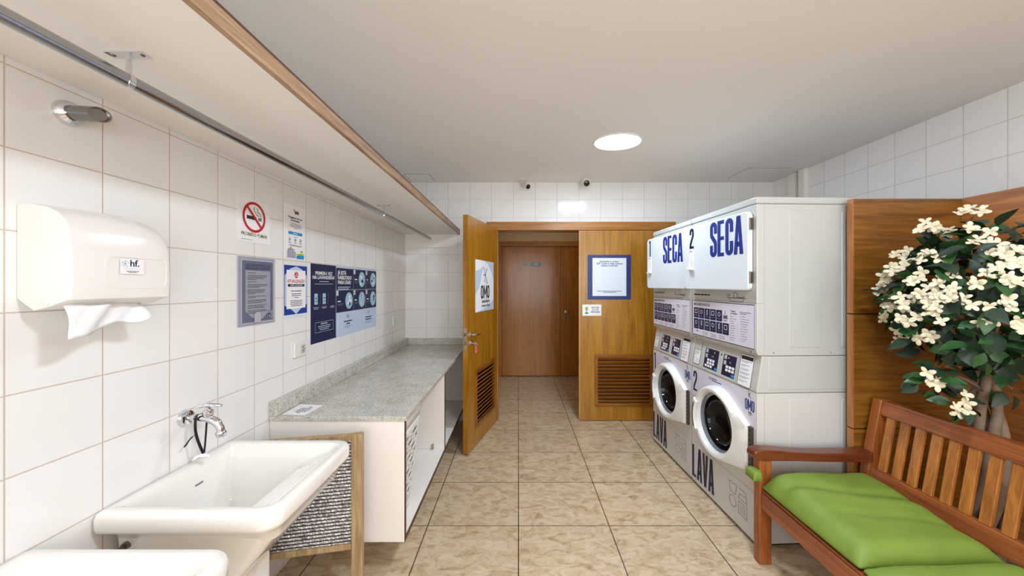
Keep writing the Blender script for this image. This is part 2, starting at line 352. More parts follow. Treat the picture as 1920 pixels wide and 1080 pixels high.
# printing on flat sheets: u to the right, v up, drawn in metres
_tc = {}
def text_poly(s, size, bold=0.0, align='CENTER', space=1.0, line=1.0):
    key = (s, bold, align, space, line)
    if key not in _tc:
        cu = bpy.data.curves.new('t', 'FONT'); cu.body = s; cu.size = 1; cu.offset = bold; cu.align_x = align
        cu.space_character = space; cu.space_line = line; cu.resolution_u = 2
        ob = bpy.data.objects.new('t', cu); COL.objects.link(ob)
        dg = bpy.context.evaluated_depsgraph_get(); dg.update()
        me = bpy.data.meshes.new_from_object(ob.evaluated_get(dg))
        _tc[key] = ([tuple(v.co) for v in me.vertices], [tuple(p.vertices) for p in me.polygons])
        bpy.data.meshes.remove(me); bpy.data.objects.remove(ob); bpy.data.curves.remove(cu)
    V, Fc = _tc[key]
    return [(x*size, y*size) for x, y, z in V], Fc
class Print:
    def __init__(s, O, U, V, lift=0.0006):
        s.O, s.U, s.V = Vector(O), Vector(U).normalized(), Vector(V).normalized()
        s.N = s.U.cross(s.V).normalized(); s.bm = nbm(); s.mats = []; s.lift = lift
    def mi(s, m):
        if m not in s.mats: s.mats.append(m)
        return s.mats.index(m)
    def P(s, u, v, l): return s.O + s.U*u + s.V*v + s.N*(s.lift*l)
    def poly(s, pts, m, l=1):
        f = s.bm.faces.new([s.bm.verts.new(s.P(u, v, l)) for u, v in pts]); f.material_index = s.mi(m)
    def rect(s, u0, v0, u1, v1, m, l=1): s.poly([(u0, v0), (u1, v0), (u1, v1), (u0, v1)], m, l)
    def border(s, u0, v0, u1, v1, t, m, l=1):
        s.rect(u0, v0, u1, v0+t, m, l); s.rect(u0, v1-t, u1, v1, m, l); s.rect(u0, v0+t, u0+t, v1-t, m, l); s.rect(u1-t, v0+t, u1, v1-t, m, l)
    def disc(s, u, v, ru, m, l=1, rv=None, n=24):
        rv = rv or ru; s.poly([(u+math.cos(2*PI*k/n)*ru, v+math.sin(2*PI*k/n)*rv) for k in range(n)], m, l)
    def ring(s, u, v, r, t, m, l=1, n=36, k=1.0):
        for i in range(n):
            a, b = 2*PI*i/n, 2*PI*(i+1)/n
            s.poly([(u+math.cos(a)*r, v+math.sin(a)*r*k), (u+math.cos(b)*r, v+math.sin(b)*r*k), (u+math.cos(b)*(r-t), v+math.sin(b)*(r-t)*k), (u+math.cos(a)*(r-t), v+math.sin(a)*(r-t)*k)], m, l)
    def line(s, pts, t, m, l=1, closed=False):
        P = [Vector(p) for p in pts]; n = len(P)
        L, Rr = [], []
        for i in range(n):
            if closed: a, c = P[i-1], P[(i+1) % n]
            else: a, c = P[max(i-1, 0)], P[min(i+1, n-1)]
            d1 = (P[i]-a).normalized() if (P[i]-a).length > 1e-9 else (c-P[i]).normalized()
            d2 = (c-P[i]).normalized() if (c-P[i]).length > 1e-9 else d1
            nn = (Vector((-d1.y, d1.x))+Vector((-d2.y, d2.x)))
            nn = nn.normalized() if nn.length > 1e-6 else Vector((-d1.y, d1.x))
            q = t/2/max(0.45, nn.dot(Vector((-d1.y, d1.x))))
            L.append(P[i]+nn*q); Rr.append(P[i]-nn*q)
        for i in range(n if closed else n-1):
            j = (i+1) % n
            s.poly([tuple(Rr[i]), tuple(Rr[j]), tuple(L[j]), tuple(L[i])], m, l)
    def text(s, t, u, v, size, m, l=2, bold=0.0, align='CENTER', sx=1.0, space=1.0, line=1.0):
        V, Fc = text_poly(t, size, bold, align, space, line)
        vs = [s.bm.verts.new(s.P(u+x*sx, v+y, l)) for x, y in V]
        k = s.mi(m)
        for f in Fc:
            try: q = s.bm.faces.new([vs[i] for i in f]); q.material_index = k
            except ValueError: pass
    def bars(s, u0, u1, v, n, h, gap, m, l=2, center=False, seed=0):
        rr = random.Random(seed+n)
        for i in range(n):
            w = (u1-u0)*(rr.uniform(0.72, 1.0) if i < n-1 else rr.uniform(0.3, 0.8))
            a = (u0+u1)/2-w/2 if center else u0
            x = a
            while x < a+w:       # word-like dashes
                q = min(rr.uniform(2.0, 5.0)*h, a+w-x); s.rect(x, v-i*gap-h, x+q, v-i*gap, m, l); x += q+h*0.55
    def build(s, name, parent=None, local=False):
        # keep order of winding as drawn
        return obj(name, s.bm, s.mats, parent, local=local, smooth=0, recalc=False)
    # heavy condensed letters
    def cond(s, word, u, v, h, wl, m, l=2, tk=0.36, gap=0.10):
        x = u
        for ch in word:
            w = wl*h*(0.62 if ch == '1' else (1.35 if ch == 'M' else (1.12 if ch in 'AV' else 1.0))); t = tk*wl*h; th = t*0.78
            def q(pts): s.poly([(x+a, v+b) for a, b in pts], m, l)
            def arc(cx, cy, r, a0, a1, n=7): return [(cx+math.cos(a0+(a1-a0)*k/n)*r, cy+math.sin(a0+(a1-a0)*k/n)*r) for k in range(n+1)]
            def st(pts): s.line([(x+a, v+b) for a, b in pts], t, m, l)
            r = (w-t)/2; c = w/2
            if ch == 'S': st([(w-t/2, h*0.66), (w-t/2, h-w/2)] + arc(c, h-w/2, r, 0, PI)[1:] + [(t/2, h*0.66), (t/2+t*0.1, h*0.60), (w-t/2-t*0.1, h*0.42), (w-t/2, h*0.36)] + arc(c, w/2, r, 0, -PI) + [(t/2, h*0.34)])
            elif ch == 'C': st([(w-t/2, h*0.62), (w-t/2, h-w/2)] + arc(c, h-w/2, r, 0, PI)[1:] + arc(c, w/2, r, PI, 2*PI) + [(w-t/2, h*0.38)])
            elif ch == 'O':
                P = arc(c, h-w/2, r, 0, PI) + arc(c, w/2, r, PI, 2*PI)
                s.line([(x+a, v+b) for a, b in P], t, m, l, closed=True)
            elif ch == 'E':
                q([(0, 0), (t, 0), (t, h), (0, h)])
                for y0 in (0, h/2-th/2, h-th): q([(t, y0), (w*0.88, y0), (w*0.88, y0+th), (t, y0+th)])
            elif ch == 'L': q([(0, 0), (t, 0), (t, h), (0, h)]); q([(t, 0), (w*0.88, 0), (w*0.88, th), (t, th)])
            elif ch == 'A':
                q([(0, 0), (t, 0), (c+t*0.12, h*0.86), (c+t*0.1, h), (c-t*0.55, h)]); q([(w-t, 0), (w, 0), (c+t*0.55, h), (c-t*0.1, h), (c-t*0.12, h*0.86)]); q([(t*0.8, h*0.2), (w-t*0.8, h*0.2), (w-t*0.95, h*0.33), (t*0.95, h*0.33)])
            elif ch == 'V': q([(0, h), (c-t*0.55, 0), (c+t*0.1, 0), (c+t*0.12, h*0.14), (t, h)]); q([(w-t, h), (c-t*0.12, h*0.14), (c-t*0.1, 0), (c+t*0.55, 0), (w, h)])
            elif ch == 'M':
                q([(0, 0), (t, 0), (t, h), (0, h)]); q([(w-t, 0), (w, 0), (w, h), (w-t, h)]); q([(0, h), (t*0.95, h), (c+t*0.35, h*0.25), (c-t*0.35, h*0.25)]); q([(w, h), (w-t*0.95, h), (c-t*0.35, h*0.25), (c+t*0.35, h*0.25)])
            elif ch == '1': q([(w*0.4, 0), (w, 0), (w, h), (w*0.4, h)]); q([(0, h*0.86), (w*0.4, h*0.86), (w*0.4, h), (w*0.2, h*0.95), (0, h*0.93)])
            elif ch == '2': st([(t/2, h*0.68), (t/2, h-w/2)] + arc(c, h-w/2, r, PI, 0)[1:] + [(w-t/2, h*0.62), (t*0.6, h*0.22), (t/2, 0)]); q([(0, 0), (w, 0), (w, th), (0, th)])
            x += w + gap*wl*h
        return x-u
    def splat(s, u, v, r, m, l=2):
        for a, k in ((60, 0.85), (125, 1.0), (185, 0.6), (250, 0.9), (300, 1.15)):
            a = math.radians(a); d = (math.cos(a), math.sin(a)); p = (-d[1], d[0]); R1 = r*k
            s.poly([(u+p[0]*r*.05, v+p[1]*r*.05), (u-p[0]*r*.05, v-p[1]*r*.05), (u+d[0]*R1*.7-p[0]*r*.07, v+d[1]*R1*.7-p[1]*r*.07), (u+d[0]*R1*.95-p[0]*r*.13, v+d[1]*R1*.95-p[1]*r*.13),
                    (u+d[0]*R1*1.08, v+d[1]*R1*1.08), (u+d[0]*R1*.95+p[0]*r*.13, v+d[1]*R1*.95+p[1]*r*.13), (u+d[0]*R1*.7+p[0]*r*.07, v+d[1]*R1*.7+p[1]*r*.07)], m, l)
        s.disc(u, v, r*0.17, m, l, n=12)

# ================================================================== SETTING
def struct(name, bm, m, label, cat, **k):
    o = obj(name, bm, m, **k); tag(o, label, cat, kind='structure'); return o
bm = nbm(); box(bm, XL-0.12, XR+0.12, YF-0.1, 5.86, -0.1, 0)
struct('floor', bm, tile_floor, 'beige marbled ceramic tile floor with dark grout lines', 'floor', smooth=0)
bm = nbm(); box(bm, XL-0.12, XR+0.12, YF-0.1, 5.85, ZC, ZC+0.1)
struct('ceiling', bm, M_ceil, 'plain white plaster ceiling over the laundry room', 'ceiling', smooth=0)
bm = nbm(); box(bm, XL-0.12, XL, YF-0.1, YB+0.14, 0, ZC)
struct('wall_left', bm, tile_left, 'white square tiled wall on the left, above sinks and counter', 'wall', smooth=0)
bm = nbm(); box(bm, XR, XR+0.12, YF-0.1, YB+0.14, 0, ZC)
struct('wall_right', bm, tile_right, 'white square tiled wall on the right, above the wood cladding', 'wall', smooth=0)
OX0, OX1, OZ = -0.25, 1.60, 2.10     # door opening
bm = nbm(); box(bm, XL, OX0, YB, YB+0.14, 0, ZC); box(bm, OX1, XR, YB, YB+0.14, 0, ZC); box(bm, OX0, OX1, YB, YB+0.14, OZ, ZC)
struct('wall_back', bm, tile_end, 'white tiled far wall around the wooden doorway', 'wall', smooth=0)
WX0, WX1, WZ0, WZ1 = -0.95, 2.45, 0.75, 2.42
bm = nbm(); box(bm, XL, WX0, YF-0.1, YF, 0, ZC); box(bm, WX1, XR, YF-0.1, YF, 0, ZC); box(bm, WX0, WX1, YF-0.1, YF, 0, WZ0); box(bm, WX0, WX1, YF-0.1, YF, WZ1, ZC)
struct('wall_front', bm, tile_end, 'white tiled wall behind the viewer with an opening added for fill daylight', 'wall', smooth=0)
t = thing('fill_window_1', 'unseen white framed window added behind the viewer for fill daylight', 'window', (0.75, YF, WZ0), kind='structure')  # unseen window, added so world light brightens the room
bm = nbm(); g_ = 0.045
box(bm, WX0, WX1, YF-0.08, YF-0.03, WZ0, WZ0+g_); box(bm, WX0, WX1, YF-0.08, YF-0.03, WZ1-g_, WZ1)
for q in (WX0, WX0+(WX1-WX0-g_)/3, WX0+2*(WX1-WX0-g_)/3, WX1-g_): box(bm, q, q+g_, YF-0.08, YF-0.03, WZ0+g_, WZ1-g_)
obj('fill_window_frame', bm, mat('fill_frame_white', (238, 238, 236), 0.4), t)
pm, nt, b = base('fill_pane_clear'); 
for l_ in list(nt.links): nt.links.remove(l_)
tr = nt.nodes.new('ShaderNodeBsdfTransparent'); gl = nt.nodes.new('ShaderNodeBsdfGlossy'); gl.inputs['Roughness'].default_value = 0.02
mx = nt.nodes.new('ShaderNodeMixShader'); mx.inputs[0].default_value = 0.06
nt.links.new(tr.outputs[0], mx.inputs[1]); nt.links.new(gl.outputs[0], mx.inputs[2]); nt.links.new(mx.outputs[0], nt.nodes['Material Output'].inputs[0])
bm = nbm(); box(bm, WX0+g_, WX1-g_, YF-0.058, YF-0.054, WZ0+g_, WZ1-g_); obj('fill_pane', bm, pm, t, smooth=0)
# daylight portal of the added fill window
pl = bpy.data.lights.new('fill_portal', 'AREA'); pl.shape = 'RECTANGLE'; pl.size = WX1-WX0; pl.size_y = WZ1-WZ0; pl.cycles.is_portal = True
po = bpy.data.objects.new('fill_portal', pl); COL.objects.link(po); po.location = ((WX0+WX1)/2, YF-0.09, (WZ0+WZ1)/2); po.rotation_euler = (PI/2, 0, 0)
bm = nbm(); box(bm, OX0-0.25, OX0-0.1, YB+0.14, 5.67, 0, ZC)
struct('wall_hall_left', bm, M_plaster, 'tan plaster wall left inside the small hall', 'wall', smooth=0)
bm = nbm(); box(bm, 1.75, 1.9, YB+0.14, 5.67, 0, ZC)
struct('wall_hall_right', bm, M_plaster, 'tan plaster wall right inside the small hall', 'wall', smooth=0)
bm = nbm(); box(bm, -0.5, -0.33, 5.67, 5.8, 0, ZC); box(bm, 1.68, 1.9, 5.67, 5.8, 0, ZC); box(bm, -0.33, 1.68, 5.67, 5.8, 2.17, ZC); box(bm, -0.5, 1.9, 5.74, 5.85, 0, 2.17)  # last box: hidden slab added behind the doors to stop light leaks
struct('wall_hall_back', bm, M_plaster, 'tan plaster wall above the inner doors, with an added light-blocking slab behind them', 'wall', smooth=0)

# door frame (outer)
t = thing('trim_1', 'orange wooden frame of the wide doorway in the far wall', 'door frame', (0.68, YB, 0), kind='structure')
bx('head_casing', -0.345, 1.71, YB-0.022, YB, 2.076, 2.165, M_doorframe, t, 0.002)
bx('head_jamb', OX0, OX1, YB+0.001, YB+0.139, 2.072, 2.0995, M_doorframe, t)
bx('side_casing', -0.345, -0.255, YB-0.022, YB, 0, 2.0755, M_doorframe_v, t, 0.002)
bx('side_casing', 1.605, 1.71, YB-0.022, YB, 0, 2.0755, M_doorframe_v, t, 0.002)
bx('side_jamb', -0.2495, -0.222, YB+0.001, YB+0.139, 0, 2.0715, M_doorframe_v, t)
bx('side_jamb', 1.572, 1.5995, YB+0.001, YB+0.139, 0, 2.0715, M_doorframe_v, t)

def louver(parent, x0, x1, z0, z1, yface, sgn, n=13):
    """slatted vent; yface = the leaf face, sgn = outward direction along local y"""
    bm = nbm(); w = 0.035; o = sgn*0.010
    ya, yb = sorted((yface, yface+o))
    box(bm, x0, x1, ya, yb, z0, z0+w); box(bm, x0, x1, ya, yb, z1-w, z1)
    box(bm, x0, x0+w, ya, yb, z0+w, z1-w); box(bm, x1-w, x1, ya, yb, z0+w, z1-w)
    fr = obj('louver_frame', bm, M_louver, parent, local=True, bevel=0.003)
    bm = nbm(); h = (z1-z0-2*w)/n
    for i in range(n):
        zc = z0+w+h*(i+0.5)
        M = Matrix.Translation((0, yface+sgn*0.003, zc)) @ Matrix.Rotation(sgn*math.radians(-38), 4, 'X')
        box(bm, x0+w, x1-w, -0.0035, 0.0035, -h*0.52, h*0.52, M=M)
    obj('louver_slats', bm, M_louver, fr, local=True, smooth=0)
def leaf_with_vent(parent, x0, x1, y0, y1, z0, z1, v, m, name='leaf'):
    vx0, vx1, vz0, vz1 = v; bm = nbm()
    box(bm, x0, vx0, y0, y1, z0, z1); box(bm, vx1, x1, y0, y1, z0, z1)
    box(bm, vx0, vx1, y0, y1, z0, vz0); box(bm, vx0, vx1, y0, y1, vz1, z1)
    bmesh.ops.remove_doubles(bm, verts=bm.verts, dist=1e-5)
    o = obj(name, bm, m, parent, local=True, smooth=0)
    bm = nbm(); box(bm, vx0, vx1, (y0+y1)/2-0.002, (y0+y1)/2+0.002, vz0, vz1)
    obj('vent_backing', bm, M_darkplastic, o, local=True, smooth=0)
    return o

# open leaf (hinge at the left jamb, swung into the room)
L = 0.8156
ang = math.atan2(-0.789, -0.2066)
d1 = thing('door_1', 'open orange wooden door leaf swung into the room beside the counter', 'door', (-0.231, 3.833, 0), ang, kind='structure')
leaf_with_vent(d1, 0.0, L, -0.045, 0, 0.012, 2.088, (0.105, 0.625, 0.19, 0.69), M_door)
louver(d1, 0.089, 0.642, 0.166, 0.716, 0, 1)
louver(d1, 0.089, 0.642, 0.166, 0.716, -0.045, -1)
bm = nbm(); box(bm, L, L+0.002, -0.034, -0.012, 0.915, 1.105)
o = obj('lock_plate', bm, M_satin, d1, local=True)
bm = nbm(); box(bm, L+0.002, L+0.012, -0.028, -0.018, 1.035, 1.06); box(bm, L+0.002, L+0.003, -0.028, -0.018, 0.955, 0.985)
obj('latch', bm, M_hinge, o, local=True)
def lever(parent, x, y, z, s, dx):
    bm = nbm()
    lathe(bm, (x, y, z), (0, s, 0), [(0.026, 0), (0.026, 0.006), (0.02, 0.01), (0.011, 0.012), (0.010, 0.045)], 24)
    tube(bm, catmull([(x, y+s*0.045, z), (x+dx*0.02, y+s*0.05, z+0.002), (x+dx*0.06, y+s*0.05, z-0.002), (x+dx*0.105, y+s*0.046, z+0.008), (x+dx*0.13, y+s*0.042, z+0.008)], 5), [0.011]*6+[0.010]*5+[0.008]*6+[0.006]*3+[0.003], 12, flat=0.8)
    h = obj('door_handle', bm, M_chrome, parent, local=True)
    return h
lever(d1, 0.752, 0, 1.04, 1, -1); lever(d1, 0.752, -0.045, 1.04, -1, -1)
bm = nbm(); lathe(bm, (0.755, 0, 0.967), (0, 1, 0), [(0.024, 0), (0.024, 0.005), (0.017, 0.012), (0.010, 0.013), (0.010, 0.022)], 24)
obj('lock_cylinder', bm, M_chrome, d1, local=True)
bm = nbm()
for z in (0.25, 1.05, 1.85): cyl(bm, (-0.004, -0.05, z-0.045), (-0.004, -0.05, z+0.045), 0.006, 10)
obj('hinge', bm, M_satin, d1, local=True)
def d1w(x, y, z):
    c, s = math.cos(ang), math.sin(ang); return Vector((-0.231+c*x-s*y, 3.833+s*x+c*y, z))
# key with its tag in the cylinder
k = thing('key', 'key with a pink plastic tag hanging in the open door lock', 'key', tuple(d1w(0.755, 0.022, 0.967)), ang)
bm = nbm(); box(bm, -0.0015, 0.0015, 0.001, 0.02, -0.005, 0.005); lathe(bm, (-0.001, 0.03, 0), (1, 0, 0), [(0.011, 0), (0.011, 0.002)], 16)
obj('key_blade', bm, M_satin, k, local=True)
bm = nbm(); tube(bm, [(0, 0.032+0.012*math.sin(a), -0.014+0.014*math.cos(a)) for a in [2*PI*i/14 for i in range(15)]], 0.0012, 6)
obj('key_ring', bm, M_satin, k, local=True)
bm = nbm(); loft(bm, [[Vector((p.x*1.0, 0.026+dy, p.y)) for p in rrect(-0.02, 0.012, -0.085, -0.026, 0.006, 0)] for dy in (0, 0.006)])
tg = obj('key_tag', bm, M_pink, k, local=True, bevel=0.001); tg['label'] = 'pink plastic tag'

# closed leaf
d2 = thing('door_2', 'closed orange wooden door leaf with signs and a slatted vent', 'door', (1.125, YB, 0), kind='structure')
leaf_with_vent(d2, 0.670-1.125, 1.571-1.125, -0.018, 0.024, 0.008, 2.071, (0.845-1.125, 1.44-1.125, 0.185, 0.702), M_door)
louver(d2, 0.829-1.125, 1.46-1.125, 0.160, 0.727, -0.018, -1)
bm = nbm(); box(bm, 0.659-1.125, 0.6698-1.125, -0.018, 0.024, 0.008, 2.071)
e = obj('meeting_edge', bm, wood('pale_edge', (176, 132, 80), (206, 166, 116), 'z', 1, .5), d2, local=True)
# inner doors
t = thing('trim_2', 'wooden frame around the inner double door', 'door frame', (0.68, 5.67, 0), kind='structure')
bx('head_casing', -0.33, 1.68, 5.65, 5.69, 2.10, 2.18, M_doorframe, t, 0.002)
bx('side_casing', -0.33, -0.268, 5.65, 5.69, 0, 2.0995, M_doorframe_v, t, 0.002)
bx('side_casing', 1.62, 1.68, 5.65, 5.69, 0, 2.0995, M_doorframe_v, t, 0.002)
t = thing('door_3', 'left leaf of the inner double door at the end of the hall', 'door', (0.2, 5.68, 0), kind='structure')
bx('leaf', -0.264, 0.679, 5.682, 5.72, 0.012, 2.097, M_inner, t, 0.002)
t = thing('door_4', 'right leaf of the inner double door with a chrome handle', 'door', (1.15, 5.68, 0), kind='structure')
bx('leaf', 0.683, 1.617, 5.682, 5.72, 0.012, 2.097, M_inner, t, 0.002)
lever(t, 0.765-1.15, 0.002, 1.04, -1, 1)
bm = nbm(); lathe(bm, (0.755-1.15, 0.002, 0.955), (0, -1, 0), [(0.024, 0), (0.024, 0.005), (0.012, 0.012), (0.010, 0.02)], 20)
obj('lock_cylinder', bm, M_chrome, t, local=True)
# door sign on inner door
t = thing('door_sign', 'small grey and blue name plate on the inner double door', 'sign', (0.22, 5.6815, 1.81))
bx('plate', 0.077, 0.361, 5.6775, 5.6815, 1.775, 1.845, M_lgrey, t)
p = Print((0.077, 5.6772, 1.775), (1, 0, 0), (0, 0, 1)); p.rect(0.125, 0, 0.284, 0.07, M_slate, 1)
p.bars(0.165, 0.25, 0.05, 2, 0.008, 0.018, M_white, 2, True); p.bars(0.02, 0.105, 0.04, 1, 0.008, 0.01, M_grey, 2)
p.build('lettering', t)

# ceiling hatches
def hatch(i, x0, x1, y0, y1, lab):
    t = thing('ceiling_hatch', lab, 'hatch', ((x0+x1)/2, (y0+y1)/2, ZC), group='ceiling access hatches')
    bx('hatch_panel', x0+0.006, x1-0.006, y0+0.006, y1-0.006, ZC-0.004, ZC, M_ceil, t, 0.001)
    bm = nbm()
    for a in ((x0, x1, y0, y0+0.004), (x0, x1, y1-0.004, y1), (x0, x0+0.004, y0+0.004, y1-0.004), (x1-0.004, x1, y0+0.004, y1-0.004)): box(bm, a[0], a[1], a[2], a[3], ZC-0.0015, ZC)
    obj('hatch_gap', bm, M_grey, t, smooth=0)
hatch(0, 2.20, 2.62, 3.375, 3.69, 'square access hatch in the ceiling above the stacked dryers')
hatch(1, -1.16, -0.90, 3.56, 3.825, 'small access hatch in the ceiling corner above the long shelf')

# ceiling lights
for i, (x, y) in enumerate(LAMPS):
    t = thing('ceiling_light', 'round white LED ceiling light, the one lit in view above the doorway end' if i == 0 else ('round LED ceiling light above the viewer'), 'ceiling light', (x, y, ZC), group='round ceiling lights')
    bm = nbm()
    S = lambda r, h, n=48: [Vector((x+math.cos(2*PI*k/n)*r*1.17, y+math.sin(2*PI*k/n)*r, ZC-h)) for k in range(n)]
    loft(bm, [S(0.160, 0), S(0.160, 0.008), S(0.152, 0.011), S(0.149, 0.008)], False, False)
    obj('bezel', bm, M_plastic, t)
    bm = nbm(); loft(bm, [S(0.149, 0.002), S(0.149, 0.007), S(0.12, 0.0095), S(0.06, 0.0105)], False, True)
    obj('diffuser', bm, M_led if i == 0 else M_led2, t)

t = thing('ceiling_light', 'small round fill light added unseen on the hall ceiling to brighten it', 'ceiling light', (0.55, 4.75, ZC), group='round ceiling lights')  # fill lamp added out of view to lift the dark hall
bm = nbm(); lathe(bm, (0.55, 4.75, ZC), (0, 0, -1), [(0.10, 0), (0.10, 0.008), (0.09, 0.010)], 32, True, False); obj('bezel', bm, M_plastic, t)
bm = nbm(); lathe(bm, (0.55, 4.75, ZC-0.004), (0, 0, -1), [(0.088, 0), (0.088, 0.004), (0.05, 0.006)], 32)
obj('diffuser', bm, mat('hall_fill_diffuser', (255, 255, 255), 0.5, emit=(255, 236, 210), es=LAMP*0.35), t)
# ================================================================== LEFT WALL
# long shelf
t = thing('wall_shelf', 'long white shelf with an oak front edge high on the left wall', 'shelf', (-0.94, 1.0, 2.03))
for a, b_ in ((YF+0.002, 1.642), (1.644, YB-0.002)):
    bx('shelf_board', XL+0.001, -0.652, a, b_, 2.031, 2.072, M_shelf, t)
bx('edge_band', -0.6515, -0.636, YF+0.002, YB-0.002, 2.030, 2.0725, M_oak, t, 0.001)
bx('end_cleat', XL+0.001, -0.665, YB-0.020, YB-0.001, 1.886, 2.0305, M_shelf, t, 0.001)
bx('top_shade_strip', -0.66, -0.6365, YF+0.002, YB-0.002, 2.073, 2.080, M_brownedge, t)  # dark strip colours in the shadow gap above the shelf edge
# hanging bar
t = thing('hanging_rail', 'oval chrome hanging rail fixed under the long white shelf', 'hanging rail', (-0.932, 1.0, 2.03))
bm = nbm()
def oval(y, k=1.0): return [Vector((-0.932+math.cos(2*PI*i/20)*0.0105*k, y, 1.968+math.sin(2*PI*i/20)*0.0165*k)) for i in range(20)]
loft(bm, [oval(YF+0.1), oval(3.735), oval(3.737, 0.93)], True, False)
loft(bm, [oval(3.737, 0.86), oval(3.70, 0.84)], False, True)
obj('rail', bm, M_bar, t)
for yb in (-0.75, 0.842, 2.436):
    bm = nbm(); box(bm, -0.978, -0.888, yb-0.012, yb+0.012, 2.0285, 2.031); box(bm, -0.9355, -0.9285, yb-0.004, yb+0.004, 1.985, 2.0285)
    loft(bm, [[Vector((-0.932+math.cos(2*PI*i/16)*0.0125, yb+dy, 1.968+math.sin(2*PI*i/16)*0.0185)) for i in range(16)] for dy in (-0.006, 0.006)], True, True)
    o = obj('bracket', bm, M_chrome, t)
    bm = nbm()
    for sx in (-1, 1):
        bm = nbm(); lathe(bm, (-0.933+sx*0.035, yb, 2.0285), (0, 0, -1), [(0.005, 0), (0.003, 0.002)], 10); obj('screw', bm, M_hinge, t)

# angle-cut chrome outlet high on wall
t = thing('wall_spout', 'short chrome spout with angled end high above the towel dispenser', 'spout', (XL, 0.962, 1.949))
bm = nbm(); lathe(bm, (XL+0.0005, 0.962, 1.949), (1, 0, 0), [(0.033, 0), (0.033, 0.006), (0.030, 0.014), (0.024, 0.018), (0.023, 0.020)], 36)
obj('flange', bm, M_chrome, t)
bm = nbm(); n = 32
ends = []
for k in range(n):
    a = 2*PI*k/n; ends.append((math.cos(a)*0.0205, math.sin(a)*0.0205))
dn = -0.12
l0 = [Vector((XL+0.018, 0.962+a, 1.949+b)) for a, b in ends]
l1 = [Vector((XL+0.080+a*0.5+0.01, 0.962+a, 1.945+b)) for a, b in ends]
l2 = [Vector((XL+0.080+a*0.43+0.01, 0.962+a*0.86, 1.945+b*0.86)) for a, b in ends]
loft(bm, [l0, l1], True, False)
loft(bm, [l1, l2, [Vector((v.x-0.006, 0.962+(v.y-0.962)*0.9, 1.945+(v.z-1.945)*0.9)) for v in l2]], False, True)
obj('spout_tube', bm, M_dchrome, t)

# towel dispenser
t = thing('towel_dispenser', 'white translucent paper towel dispenser on the tiled wall above the sinks', 'towel dispenser', (XL, 0.99, 1.42))
prof = [(0.0, 1.682), (0.03, 1.683), (0.07, 1.676), (0.10, 1.662), (0.120, 1.64), (0.129, 1.61), (0.134, 1.56), (0.136, 1.50), (0.134, 1.443), (0.09, 1.428), (0.045, 1.416), (0.02, 1.432), (0.0, 1.447)]
bm = nbm()
def slab(yc, k, dz=0): return [Vector((XL+0.001+x*k, yc, z*1.0-dz if z > 1.6 else z)) for x, z in prof]
rows = [slab(0.865, 0.93, 0.006), slab(0.868, 0.98, 0.002), slab(0.90, 1.0, 0), slab(0.96, 1.0, -0.003), slab(1.03, 1.0, -0.004), slab(1.09, 1.0, 0.006), slab(1.11, 0.98, 0.018), slab(1.116, 0.93, 0.03)]
loft(bm, rows, True, True)
cv = obj('cover', bm, M_cover, t, bevel=0.004, smooth=50)
bm = nbm()
r_ = rrect(0.93, 1.10, 1.462, 1.655, 0.02, 0)
def rib(off): return [Vector((XL+0.1358, p.x, p.y)) for p in rrect(0.935+off, 1.100-off, 1.470+off, 1.560-off, 0.02, 0)]
a_, b_ = rib(0), rib(0.004)
loft(bm, [a_, [v+Vector((0.0012, 0, 0)) for v in a_], [v+Vector((0.0012, 0, 0)) for v in b_], b_], False, False)
obj('window_rim', bm, M_cover, t, smooth=50)
bm = nbm(); lathe(bm, (XL+0.075, 0.8655, 1.442), (0, -1, 0), [(0.011, 0), (0.011, 0.003), (0.006, 0.004)], 20)
obj('lock_button', bm, M_plastic, t)
bm = nbm(); box(bm, XL+0.01, XL+0.118, 0.885, 1.10, 1.45, 1.575)
obj('paper_stack', bm, M_paper, t, bevel=0.01)
# sticker
p = Print((XL+0.1395, 0.967, 1.510), (0, 1, 0), (0, 0, 1), 0.0004)
p.rect(0, 0, 0.062, 0.042, M_paper, 1); p.splat(0.013, 0.029, 0.009, M_teal, 2)
for a in (20, 90, 160, 215): p.disc(0.013+0.008*math.cos(math.radians(a)), 0.029+0.008*math.sin(math.radians(a)), 0.0018, M_teal, 2, n=8)
p.text('hf.', 0.024, 0.022, 0.026, M_navyd, 2, 0.02, 'LEFT'); p.rect(0.008, 0.0155, 0.052, 0.0163, M_teal, 2); p.bars(0.015, 0.048, 0.009, 2, 0.0016, 0.0036, M_black, 2, True)
st = p.build('sticker', t)
# hanging sheet of towel
bm = nbm(); N1, N2 = 16, 9; g = []
for i in range(N1+1):
    row = []
    for j in range(N2+1):
        s, q = i/N1, j/N2
        y = 0.880 + 0.190*s + 0.012*q*(s-0.3)
        drop = 0.074*q*(1.15-0.55*s + 0.08*math.sin(s*9))
        row.append(bm.verts.new((XL+0.095+0.012*math.sin(s*5+q*2)+0.010*q + 0.004*math.sin(s*17+q*5), y, 1.4285-drop+0.003*math.sin(s*13))))
    g.append(row)
for i in range(N1):
    for j in range(N2): bm.faces.new((g[i][j], g[i+1][j], g[i+1][j+1], g[i][j+1]))
o = obj('paper_towel', bm, M_paper, None, smooth=60); tag(o, 'crumpled white paper towel hanging from the wall dispenser', 'paper towel')
sd = o.modifiers.new('s', 'SOLIDIFY'); sd.thickness = 0.0012

